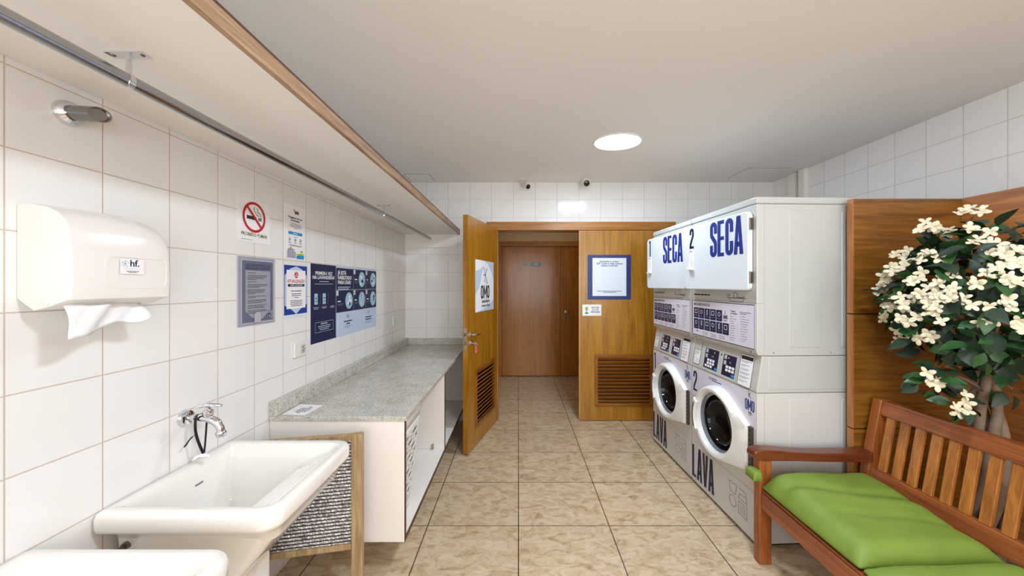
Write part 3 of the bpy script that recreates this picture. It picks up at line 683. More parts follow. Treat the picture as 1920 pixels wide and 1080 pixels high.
# --- notices on left wall (u = +Y, v = +Z)
def sheet(name, label, cat, y0, y1, z0, z1, m, th=0.0012):
    t = thing(name, label, cat, (XL, (y0+y1)/2, z0))
    bx('sheet', XL+0.0006, XL+0.0006+th, y0, y1, z0, z1, m, t)
    p = Print((XL+0.0006+th, y0, z0), (0, 1, 0), (0, 0, 1))
    return t, p, y1-y0, z1-z0
t, p, W, H = sheet('warning_sign', 'square no-smoking sign with red crossed circle on the tiles', 'sign', 1.5438, 1.7469, 1.675, 1.873, M_paper)
cx, cy = W*0.48, H*0.60
p.disc(cx-0.004, cy, 0.060, M_paper, 1)
p.rect(cx-0.046, cy-0.012, cx+0.012, cy+0.004, M_black, 2); p.rect(cx+0.026, cy-0.012, cx+0.032, cy+0.004, M_black, 2); p.rect(cx+0.034, cy-0.012, cx+0.046, cy+0.004, M_green, 2)
p.line([(cx+0.002, cy+0.048), (cx-0.004, cy+0.036), (cx+0.006, cy+0.024), (cx+0.014, cy+0.014), (cx+0.032, cy+0.010)], 0.003, M_black, 2)
p.line([(cx+0.016, cy+0.046), (cx+0.022, cy+0.036), (cx+0.020, cy+0.028), (cx+0.036, cy+0.022), (cx+0.044, cy+0.010)], 0.003, M_black, 2)
p.ring(cx, cy, 0.071, 0.012, M_red, 3)
p.line([(cx-0.048, cy+0.048), (cx+0.048, cy-0.048)], 0.012, M_red, 4)
p.text('PROIBIDO FUMAR', W*0.49, 0.030, 0.0215, M_olive, 2, 0.012, sx=0.93)
p.bars(0.02, W-0.02, 0.013, 1, 0.0016, 0.004, M_black, 2, seed=3)
p.build('print', t)

t, p, W, H = sheet('notice', 'narrow notice with building picture, right of the no-smoking sign', 'notice', 1.8555, 2.031, 1.62, 1.913, M_paper)
p.splat(0.078, 0.268, 0.011, M_navyd, 2); p.cond('OMO', 0.082, 0.249, 0.018, 0.55, M_navyd)
p.text('Chegamos em seu', W/2, 0.222, 0.0165, M_black, 2, 0.02); p.text('condomínio', W/2, 0.207, 0.0165, M_black, 2, 0.02)
p.bars(0.035, W-0.03, 0.196, 5, 0.0022, 0.0062, M_grey, 2, True)
p.rect(0.03, 0.134, W-0.025, 0.150, M_cyan, 1); p.bars(0.04, W-0.04, 0.144, 1, 0.004, 0.01, M_white, 2, True)
p.bars(0.045, W-0.04, 0.124, 1, 0.0018, 0.005, M_black, 2, True)
for i, q in enumerate((0.04, 0.088, 0.134)):
    p.ring(q, 0.107, 0.009, 0.0018, M_slate, 2, 16); p.rect(q-0.003, 0.101, q+0.003, 0.111, M_slate, 2); p.bars(q-0.014, q+0.014, 0.092, 2, 0.0018, 0.004, M_grey, 2, True)
p.bars(0.03, W-0.025, 0.078, 2, 0.002, 0.005, M_black, 2, True)
p.poly([(0.018, 0.006), (0.095, 0.006), (0.095, 0.040), (0.078, 0.042), (0.072, 0.056), (0.05, 0.068), (0.028, 0.056), (0.018, 0.040)], M_lgrey, 1)
for i in range(4):
    for j in range(5): p.rect(0.026+i*0.016, 0.010+j*0.010, 0.034+i*0.016, 0.015+j*0.010, M_slate, 2)
p.poly([(0.098, 0.022), (0.165, 0.022), (0.165, 0.034), (0.14, 0.037), (0.098, 0.030)], M_lime, 1); p.poly([(0.098, 0.004), (0.165, 0.004), (0.165, 0.024), (0.13, 0.026), (0.098, 0.020)], M_cyan, 2)
p.text('OMO', 0.143, 0.042, 0.011, M_navyd, 2, 0.02)
p.build('print', t)

# sleeve with grey document
t = thing('document_sleeve', 'clear plastic sleeve holding a grey usage-rules sheet below the no-smoking sign', 'notice', (XL, 1.657, 1.293))
bx('backing', XL+0.0006, XL+0.003, 1.5396, 1.774, 1.293, 1.608, M_mist, t, 0.001)
p = Print((XL+0.003, 1.5396, 1.293), (0, 1, 0), (0, 0, 1), 0.0005); W, H = 0.2344, 0.315
p.rect(0.022, 0.010, W-0.006, H-0.012, M_paper, 1); p.rect(0.027, 0.014, W-0.010, H-0.017, M_slate, 2)
p.poly([(0.046, 0.066), (W-0.03, 0.066), (W-0.03, H-0.062), (0.046, H-0.062)], M_mist, 3)
p.poly([(0.046, 0.066), (0.10, 0.026), (W-0.085, 0.024), (W-0.03, 0.066)], M_mist, 3)
p.text('USO RESPONSÁVEL DAS', 0.125, H-0.043, 0.0155, M_navyd, 4, 0.02, sx=0.95); p.text('MÁQUINAS COLETIVAS', 0.125, H-0.057, 0.0155, M_navyd, 4, 0.02, sx=0.95)
v = H-0.072; sd_ = 0
for nl in (1, 4, 1, 3, 4, 2, 3, 3, 3):
    p.bars(0.058, W-0.038, v, nl, 0.0026, 0.0062, M_black, 4, seed=sd_); sd_ += 1; v -= nl*0.0062+0.0055
p.rect(W-0.045, 0.022, W-0.014, 0.062, M_lgrey, 4); p.disc(W-0.036, 0.036, 0.009, M_navyd, 5, rv=0.013); p.disc(W-0.036, 0.034, 0.004, M_white, 6, rv=0.006)
p.build('print', t)
bm = nbm(); box(bm, XL+0.0075, XL+0.0085, 1.5396, 1.774, 1.293, 1.608); obj('clear_front', bm, M_sleeve, t)
bm = nbm()
loft(bm, [[Vector((XL+0.0088+k, p_.x, p_.y)) for p_ in rrect(1.633, 1.672, 1.305, 1.352, 0.016, 0, rs=(0.016, 0.016, 0.002, 0.002))] for k in (0, 0.002)])
obj('thumb_tab', bm, M_lgrey, t)

t, p, W, H = sheet('notice', 'white notice with red heading on blue sheet, left of the large blue poster', 'notice', 1.850, 2.051, 1.30, 1.590, M_paper2)
p.rect(0, 0.018, W, H-0.004, M_royal, 1)
p.poly([(0.004, 0.07), (0.06, 0.045), (0.10, 0.018), (0.14, 0.045), (W-0.004, 0.07), (W-0.004, H-0.06), (0.15, H-0.022), (0.10, H-0.008), (0.05, H-0.022), (0.004, H-0.06)], M_pale, 2)
p.rect(0.018, 0.050, W-0.018, H-0.030, M_paper, 3)
p.disc(0.1, H-0.056, 0.017, M_red, 4); p.line([(0.089, H-0.063), (0.1, H-0.046), (0.111, H-0.063)], 0.003, M_white, 5, closed=True)
p.text('ATUALIZAÇÃO', 0.1, H-0.098, 0.0235, M_red, 4, 0.02, sx=0.95)
p.rect(0.028, H-0.120, W-0.028, H-0.106, M_navyd, 4); p.text('SOBRE A LAVANDERIA', 0.1, H-0.1165, 0.0105, M_white, 5, 0.01)
p.bars(0.042, W-0.042, H-0.142, 1, 0.004, 0.008, M_navyd, 4, True, 1)
p.bars(0.048, W-0.048, H-0.158, 3, 0.0034, 0.010, M_navyd, 4, True, 5)
p.bars(0.034, W-0.034, H-0.196, 4, 0.0034, 0.009, M_black, 4, True, 9)
p.build('print', t)

# big poster
t, p, W, H = sheet('poster', 'large navy instruction poster with numbered steps on the left wall', 'poster', 2.086, 3.050, 1.124, 1.608, M_pale, 0.0015)
a = W*0.300
p.rect(0, 0, a, H, M_navy, 1)
p.text('PRIMEIRA VEZ', a/2, H-0.066, 0.030, M_white, 2, 0.02, sx=1.05); p.text('NA LAVANDERIA?', a/2, H-0.092, 0.030, M_white, 2, 0.02, sx=1.05)
p.bars(0.02, a-0.02, H-0.106, 1, 0.004, 0.01, M_pale, 2, True, 2); p.rect(0.04, H-0.124, a-0.04, H-0.122, M_white, 2)
for q in (0.055, 0.145):
    p.rect(q-0.018, 0.235, q+0.018, 0.302, M_teal, 2); p.disc(q, 0.273, 0.006, M_navyd, 3, n=12); p.rect(q-0.01, 0.252, q+0.01, 0.256, M_navyd, 3); p.bars(q-0.032, q+0.032, 0.218, 2, 0.003, 0.008, M_pale, 2, True, 4)
p.rect(0.099, 0.235, 0.101, 0.302, M_slate, 2); p.rect(0.189, 0.235, 0.191, 0.302, M_slate, 2)
p.bars(0.21, 0.275, 0.218, 2, 0.003, 0.008, M_pale, 2, True, 6)
p.border(0.045, 0.062, a-0.035, 0.125, 0.0016, M_pale, 2); p.text('IMPORTANTE', a/2, 0.108, 0.012, M_white, 2, 0.02); p.bars(0.065, a-0.055, 0.100, 3, 0.004, 0.011, M_pale, 2, True, 8)
p.rect(a, H-0.010, W, H, M_pale, 1)
colx = [a+0.004, a+0.254*1.0, a+0.464, W-0.004]
r0, r1, r2 = H-0.012, 0.318, 0.165
def step(u0, u1, v0, v1, num, k):
    p.rect(u0, v0, u1, v1, M_navy, 1)
    p.rect(u0+0.002, v1-0.036, u0+0.028, v1-0.004, M_white, 2); p.text(str(num), u0+0.015, v1-0.030, 0.026, M_navyd, 3, 0.01)
    cu, cv = u1-0.068, (v0+v1)/2
    p.disc(cu, cv, 0.055, M_teal, 2, rv=0.060)
    rr = random.Random(k)
    for _ in range(6):
        x, y = cu+rr.uniform(-.03, .03), cv+rr.uniform(-.035, .035)
        p.poly([(x-.012, y-.008), (x+.010, y-.012), (x+.014, y+.008), (x-.008, y+.012)], rr.choice([M_white, M_navyd, M_pale, M_white]), 3)
    p.bars(u0+0.018, u1-0.130, cv+0.004, 1, 0.008, 0.012, M_white, 2, seed=k); p.bars(u0+0.018, u1-0.125, cv-0.016, 2, 0.003, 0.008, M_slate, 2, seed=k+3)
p.rect(colx[0], r1+0.003, colx[1]-0.003, r0, M_navy, 1)
for i, s_ in enumerate(('JÁ ESTÁ', 'HABILITADO', 'PARA USAR?')): p.text(s_, colx[0]+0.02, r0-0.045-i*0.033, 0.036, M_white, 2, 0.03, 'LEFT', sx=0.95)
p.bars(colx[0]+0.022, colx[1]-0.03, r0-0.130, 2, 0.006, 0.013, M_pale, 2, seed=3)
step(colx[1], colx[2]-0.003, r1+0.003, r0, 1, 1); step(colx[2], colx[3], r1+0.003, r0, 2, 2)
step(colx[0], colx[1]-0.003, r2, r1, 3, 3); step(colx[1], colx[2]-0.003, r2, r1, 4, 4); step(colx[2], colx[3], r2, r1, 5, 5)
for q, k in ((a+0.17, 1), (W-0.16, 2)):
    p.ring(q, 0.130, 0.016, 0.002, M_slate, 2, 20); p.line([(q-0.012, 0.128), (q, 0.138), (q+0.012, 0.122)], 0.003, M_navyd, 2)
    p.bars(q-0.075, q+0.075, 0.100, 2, 0.009, 0.018, M_navyd, 2, True, k); p.bars(q-0.08, q+0.08, 0.060, 2, 0.003, 0.009, M_slate, 2, True, k+5)
p.build('print', t)

# socket and switch
def plate(name, label, y0, y1, z0, z1, kind):
    t = thing(name, label, kind, (XL, (y0+y1)/2, z0))
    bx('faceplate', XL+0.0006, XL+0.012, y0, y1, z0, z1, M_plastic, t, 0.003)
    yc, zc = (y0+y1)/2, (z0+z1)/2
    if kind == 'socket':
        bm = nbm(); loft(bm, [[Vector((XL+0.012+k, p_.x, p_.y)) for p_ in rrect(yc-0.012, yc+0.032, zc-0.026, zc+0.026, 0.012, 0)] for k in (0, 0.004)])
        m_ = obj('socket_module', bm, M_enam, t, bevel=0.001)
        bm = nbm()
        for dz in (-0.011, 0.011): lathe(bm, (XL+0.0162, yc+0.006, zc+dz), (1, 0, 0), [(0.0035, 0), (0.0035, 0.0006)], 10)
        lathe(bm, (XL+0.0162, yc+0.013, zc), (1, 0, 0), [(0.0035, 0), (0.0035, 0.0006)], 10)
        obj('pin_holes', bm, M_black, t)
    else:
        bx('rocker', XL+0.012, XL+0.016, yc-0.012, yc+0.012, zc-0.02, zc+0.02, M_enam, t, 0.001)
plate('wall_socket', 'white wall socket on the tiles below the large blue poster', 1.925, 2.046, 1.078, 1.158, 'socket')
plate('wall_switch', 'small white switch on the tiles near the far left corner', 3.44, 3.52, 1.078, 1.175, 'switch')

# tap
t = thing('tap', 'chrome garden-style wall tap above the ceramic sink', 'tap', (XL, 1.30, 0.99))
Y0, Z0 = 1.30, 0.990
bm = nbm(); lathe(bm, (XL+0.0005, Y0, Z0), (1, 0, 0), [(0.030, 0), (0.030, 0.004), (0.025, 0.016), (0.017, 0.020)], 30); obj('flange', bm, M_chrome, t)
bm = nbm(); tube(bm, catmull([(XL+0.012, Y0, Z0), (XL+0.05, Y0, Z0-0.002), (XL+0.085, Y0, Z0-0.004), (XL+0.115, Y0, Z0-0.014), (XL+0.132, Y0, Z0-0.036), (XL+0.135, Y0, Z0-0.052)], 5), [0.0105]*6+[0.0125]*6+[0.014]*6+[0.0125]*8, 18)
lathe(bm, (XL+0.0355, Y0, Z0-0.001), (1, 0, 0), [(0.0105, 0), (0.014, 0.001), (0.014, 0.010), (0.0105, 0.011)], 6)
obj('spout', bm, M_chrome, t)
bm = nbm(); lathe(bm, (XL+0.1355, Y0, Z0-0.050), (0.06, 0, -1), [(0.0145, 0), (0.0165, 0.003), (0.0165, 0.010), (0.015, 0.012), (0.015, 0.018), (0.013, 0.020)], 20); obj('nozzle', bm, M_chrome, t)
bm = nbm(); lathe(bm, (XL+0.088, Y0, Z0+0.002), (0, 0, 1), [(0.013, 0), (0.0165, 0.010), (0.0165, 0.024), (0.012, 0.028), (0.008, 0.030), (0.008, 0.038)], 12); obj('bonnet', bm, M_chrome, t)
bm = nbm(); tube(bm, catmull([(XL+0.052, Y0-0.012, Z0+0.040), (XL+0.08, Y0-0.002, Z0+0.046), (XL+0.096, Y0+0.002, Z0+0.046), (XL+0.128, Y0+0.012, Z0+0.040)], 5), [0.0035]*2+[0.006]*3+[0.008]*6+[0.007]*3+[0.0055]*2, 12); obj('tap_handle', bm, M_chrome, t)
bm = nbm()
X0 = XL+0.062
def ribbon(pts, wd):
    rows = []
    for i, p_ in enumerate(pts): rows.append([Vector(p_)+Vector((0, -wd/2, 0)), Vector(p_)+Vector((0.002, -wd/2, 0)), Vector(p_)+Vector((0.002, wd/2, 0.001)), Vector(p_)+Vector((0, wd/2, 0.001))])
    loft(bm, rows)
ribbon(catmull([(X0+0.008, Y0, Z0+0.016), (X0-0.004, Y0-0.015, Z0+0.010), (X0-0.006, Y0-0.018, Z0-0.03), (X0-0.001, Y0-0.016, Z0-0.07), (X0+0.008, Y0-0.008, Z0-0.115), (X0+0.012, Y0-0.005, Z0-0.13)], 5), 0.010)
ribbon(catmull([(X0+0.020, Y0, Z0-0.012), (X0+0.021, Y0-0.004, Z0-0.05), (X0+0.018, Y0-0.004, Z0-0.09), (X0+0.014, Y0-0.004, Z0-0.13)], 5), 0.007)
tube(bm, catmull([(X0-0.004, Y0-0.017, Z0-0.055), (X0-0.018, Y0-0.022, Z0-0.068), (X0-0.030, Y0-0.026, Z0-0.088), (X0-0.036, Y0-0.028, Z0-0.098)], 4), [0.002]*3+[0.006]*5+[0.007]*3+[0.003]*2, 8, flat=0.4)
rt = thing('cord', 'black ribbon looped over the tap with a white knotted plug', 'cord', (X0, Y0-0.01, Z0-0.14))
obj('ribbon', bm, M_ribbon, rt)
bm = nbm(); tube(bm, catmull([(X0-0.012, Y0-0.022, Z0-0.148), (X0+0.0, Y0-0.012, Z0-0.137), (X0+0.014, Y0-0.004, Z0-0.137), (X0+0.030, Y0+0.004, Z0-0.144)], 4), [0.004]*2+[0.010]*4+[0.012]*4+[0.008]*3, 10, flat=0.6)
obj('plug', bm, M_paper, rt)['label'] = 'white knotted plastic plug'

# ================================================================== SINKS
def tank(y0, y1, label):
    t = thing('laundry_sink', label, 'sink', (-0.97, (y0+y1)/2, 0), group='laundry sinks along the left wall')
    xa, xb = XL+0.003, -0.704
    bm = nbm(); rs = (0.055, 0.014, 0.014, 0.055); S = 7
    def O(ix0, ix1, iy, z, k=1.0): return rrect(xa+ix0, xb-ix1, y0+iy, y1-iy, 0.05, z, S, tuple(max(0.008, r*k) for r in rs))
    loops = [
        O(0.03, 0.040, 0.05, 0.700, 0.8), O(0.02, 0.022, 0.035, 0.742, 0.9), O(0.0, 0.004, 0.004, 0.760), O(0.0, 0.0, 0.0, 0.772), O(0.0, 0.0, 0.0, 0.802),
        O(0.003, 0.004, 0.004, 0.814), O(0.010, 0.012, 0.012, 0.820), O(0.030, 0.026, 0.035, 0.819, 0.9), O(0.042, 0.036, 0.045, 0.814, 0.8), O(0.047, 0.044, 0.052, 0.800, 0.8)]
    # interior: front slopes (washboard), back steep
    zz = [(0.048, 0.056, 0.058, 0.790), (0.050, 0.110, 0.062, 0.770), (0.054, 0.178, 0.066, 0.742), (0.058, 0.192, 0.074, 0.715), (0.066, 0.212, 0.084, 0.640), (0.080, 0.235, 0.100, 0.600), (0.12, 0.27, 0.14, 0.586)]
    for a, b_, c, z in zz: loops.append(O(a, b_, c, z, 0.8))
    loft(bm, loops, False, True)
    obj('basin', bm, M_ceramic, t, smooth=55)
    # washboard ridges on the front slope
    bm = nbm()
    for i in range(6):
        f = (i+0.5)/6; x = xb-0.064-0.108*f; z = 0.787-0.042*f+0.001
        tube(bm, [(x, y0+0.10, z-0.004), (x, y0+0.115, z), (x, y1-0.125, z), (x, y1-0.11, z-0.004)], 0.0055, 10)
    obj('washboard', bm, M_ceramic, t)
    # outer body below the apron
    bm = nbm()
    def B(x1, iy, z, r): return rrect(xa+0.025, x1, y0+iy, y1-iy, 0.03, z, S, (r, 0.01, 0.01, r))
    loft(bm, [B(-0.735, 0.04, 0.748, 0.04), B(-0.755, 0.045, 0.70, 0.04), B(-0.80, 0.05, 0.64, 0.04), B(-0.87, 0.06, 0.56, 0.035), B(-0.94, 0.07, 0.48, 0.03), B(-0.965, 0.08, 0.452, 0.03)], False, True)
    obj('bowl_body', bm, M_ceramic, t, smooth=55)
    bm = nbm(); loft(bm, [rrect(xa+0.04, -0.975, y0+0.12, y1-0.115, 0.02, z, 5) for z in (0.0, 0.4525)])
    obj('pedestal', bm, M_ceramic, t, smooth=50)
    bm = nbm(); box(bm, xb-0.0, xb+0.0, 0, 0, 0, 0) if False else None
    bm = nbm(); cyl(bm, (XL+0.06, y0+0.035, 0.70), (XL+0.06, y0+0.060, 0.70), 0.011, 12); cyl(bm, (XL+0.06, y0+0.022, 0.70), (XL+0.06, y0+0.036, 0.70), 0.006, 10)
    obj('fixing_bolt', bm, M_hinge, t)
    p = Print((-1.20, y0+0.30, 0.8), (0, 1, 0), (0.05, 0, 1))
    bm = nbm(); box(bm, xa+0.0545, xa+0.0565, y0+0.27, y0+0.30, 0.745, 0.750)
    obj('maker_mark', bm, M_grey, t)
tank(1.012, 1.508, 'white ceramic laundry sink with washboard below the chrome tap')
tank(0.395, 0.890, 'white ceramic laundry sink nearest the viewer, cut by the frame')

# ================================================================== COUNTER
ct = thing('countertop', 'speckled beige-grey granite countertop with upstand along the left wall', 'countertop', (-0.9, 2.8, 0.8))
bx('slab', XL+0.001, -0.5527, 1.737, YB-0.001, 0.806, 0.829, M_granite, ct, 0.003)
bx('upstand', XL+0.001, XL+0.040, 1.739, YB-0.001, 0.8292, 0.902, M_granite, ct, 0.003)
bx('upstand', XL+0.0402, -0.5527, YB-0.027, YB-0.001, 0.8292, 0.899, M_granite, ct, 0.003)
t = thing('base_cabinet', 'white open-front cabinet hung under the granite countertop', 'cabinet', (-0.9, 2.8, 0.2))
CZ = 0.205
bx('end_panel', XL+0.002, -0.5655, 1.745, 1.765, CZ, 0.8055, M_cab, t)
bx('bottom_panel', XL+0.002, -0.5655, 1.7655, YB-0.003, CZ, CZ+0.022, M_cab, t)
bx('divider', XL+0.002, -0.5655, 2.69, 2.71, CZ+0.0225, 0.8055, M_cab, t)
bx('back_panel', XL+0.002, XL+0.012, 1.7655, 2.6895, CZ+0.0225, 0.8055, M_cab, t)
bx('far_panel', XL+0.02, -0.5655, YB-0.025, YB-0.003, CZ+0.0225, 0.8055, M_cab, t)
bm = nbm(); box(bm, -0.5652, -0.562, 1.745, 1.765, CZ, 0.8055); box(bm, -0.5652, -0.562, 1.765, YB-0.003, CZ, CZ+0.022); box(bm, -0.5652, -0.562, 2.69, 2.71, CZ+0.022, 0.8055)
obj('edge_banding', bm, M_brownedge, t, smooth=0)
bx('top_rail', -0.60, -0.5655, 1.7655, YB-0.003, 0.797, 0.8055, M_brownedge, t)
bx('corner_bracket', -0.66, -0.645, 2.672, 2.6895, CZ+0.0225, CZ+0.06, M_satin, t)

t = thing('paper_notice', 'white printed paper lying on the near corner of the granite countertop', 'paper', (-1.1, 1.85, 0.829))
pts = [px(*q) for q in ((528, 777, 1), (571, 778.5, 1), (606, 760, 1), (563, 758, 1))]
Q = []
for (x, y) in ((528, 777), (571, 778.5), (606, 760), (563, 758)):
    Y = F*(CAMZ-0.8300)/(y-534); Q.append(Vector(((x-972)/F*Y, Y, 0.8297)))
bm = nbm(); loft(bm, [Q, [q+Vector((0, 0, 0.0008)) for q in Q]]); obj('sheet', bm, M_paper, t)
U = (Q[1]-Q[0]); Vv = (Q[3]-Q[0]); uw, vh = U.length, Vv.length
Vp = (Vv - U.normalized()*Vv.dot(U.normalized()))
p = Print(Q[0]+Vector((0, 0, 0.0008))+Vv*0.1, U, Vp, 0.0004)
p.bars(uw*0.50, uw*0.78, vh*0.66, 1, 0.010, 0.014, M_red, 2, True, 3); p.bars(uw*0.30, uw*0.85, vh*0.52, 5, 0.006, 0.016, M_navyd, 2, True)
p.build('lettering', t)

# laundry basket inside the first bay
t = thing('laundry_basket', 'tall white perforated laundry basket standing inside the cabinet', 'basket', (-0.80, 1.99, CZ+0.0225))
bm = nbm(); rows = []; NZ = 12
zb, zt = CZ+0.024, 0.775
def ring_at(f, off=0.0):
    return rrect(-0.80-(0.155+0.035*f)+off, -0.80+(0.175+0.030*f)-off, 1.985-(0.13+0.035*f)+off, 1.985+(0.055+0.165*f)-off, 0.045, zb+(zt-zb)*f, 6)
# wall with round-ish openings: build cells and leave holes
per = 48
def ptf(f, s, off=0.0):
    L_ = ring_at(f, off); n = len(L_); x = (s % 1.0)*n; i = int(x); return L_[i % n].lerp(L_[(i+1) % n], x-i)
def cell(s0, s1, f0, f1, hole):
    c = [ptf(f0, s0), ptf(f0, s1), ptf(f1, s1), ptf(f1, s0)]
    if not hole: bm.faces.new([bm.verts.new(v) for v in c]); return
    n = 12; outer = []; inner = []
    for k in range(n):
        a = 2*PI*k/n; ca, sa = math.cos(a), math.sin(a); m_ = max(abs(ca), abs(sa))
        so, fo = 0.5+ca/m_*0.5, 0.5+sa/m_*0.5
        outer.append(bm.verts.new(ptf(f0+(f1-f0)*fo, s0+(s1-s0)*so))); inner.append(bm.verts.new(ptf(f0+(f1-f0)*(0.5+sa*0.26), s0+(s1-s0)*(0.5+ca*0.30))))
    for k in range(n): j = (k+1) % n; bm.faces.new((outer[k], outer[j], inner[j], inner[k]))
for i in range(13):
    for j in range(per):
        f0, f1 = i/14.0, (i+1)/14.0
        s0, s1 = (j+(i % 2)*0.5)/per, (j+1+(i % 2)*0.5)/per
        cell(s0, s1, f0, f1, 2 <= i <= 10)
for j in range(per): cell(j/per, (j+1)/per, 13/14.0, 1.0, False)
bmesh.ops.remove_doubles(bm, verts=bm.verts, dist=0.0004)
o = obj('body', bm, M_plastic, t, smooth=60); s_ = o.modifiers.new('s', 'SOLIDIFY'); s_.thickness = 0.003
bm = nbm(); loft(bm, [ring_at(1.0), [v+Vector((0, 0, 0.012)) for v in ring_at(1.0, -0.006)], [v+Vector((0, 0, 0.012)) for v in ring_at(1.0, 0.004)], [v+Vector((0, 0, -0.004)) for v in ring_at(1.0, 0.004)]], False, False)
obj('rim', bm, M_plastic, t, smooth=60)
bm = nbm(); loft(bm, [ring_at(0.0), [v+Vector((0, 0, 0.004)) for v in ring_at(0.0)]]); obj('base', bm, M_plastic, t)

# framed foil panel leaning behind the sink
t = thing('filter_panel', 'wooden framed panel of ribbed silver foil leaning against the cabinet end', 'panel', (-0.9, 1.6, 0))
Ppost = Vector((-0.742, 1.625, 0)); Lft = Vector((-1.16, 1.545, 0))
dv = (Lft-Ppost); Lp = dv.length; aang = math.atan2(dv.y, dv.x)
MM = Matrix.Translation(Ppost) @ Matrix.Rotation(aang, 4, 'Z')
def pb(name, x0, x1, y0, y1, z0, z1, m, bev=0.002):
    bm = nbm(); box(bm, x0, x1, y0, y1, z0, z1, M=MM); return obj(name, bm, m, t, bevel=bev)
# local y+ faces the viewer side after rotation (x axis points to the left wall)
pb('post', -0.024, 0.024, -0.018, 0.018, 0, 0.794, M_pine)
pb('post', Lp-0.02, Lp+0.02, -0.018, 0.018, 0, 0.792, M_pine)
pb('top_rail', 0.0242, Lp-0.0202, -0.016, 0.016, 0.770, 0.792, M_pine)
pb('bottom_rail', 0.0242, Lp-0.0202, -0.016, 0.016, 0.272, 0.298, M_pine)
pb('foil', 0.0242, Lp-0.0202, -0.006, 0.006, 0.2982, 0.7698, M_foil, 0)
bm = nbm()
for i in range(30):
    z = 0.306+i*0.0155; box(bm, 0.0242, Lp-0.0202, 0.0062, 0.0095, z, z+0.0035, M=MM)
obj('ribs', bm, M_rubber, t, smooth=0)

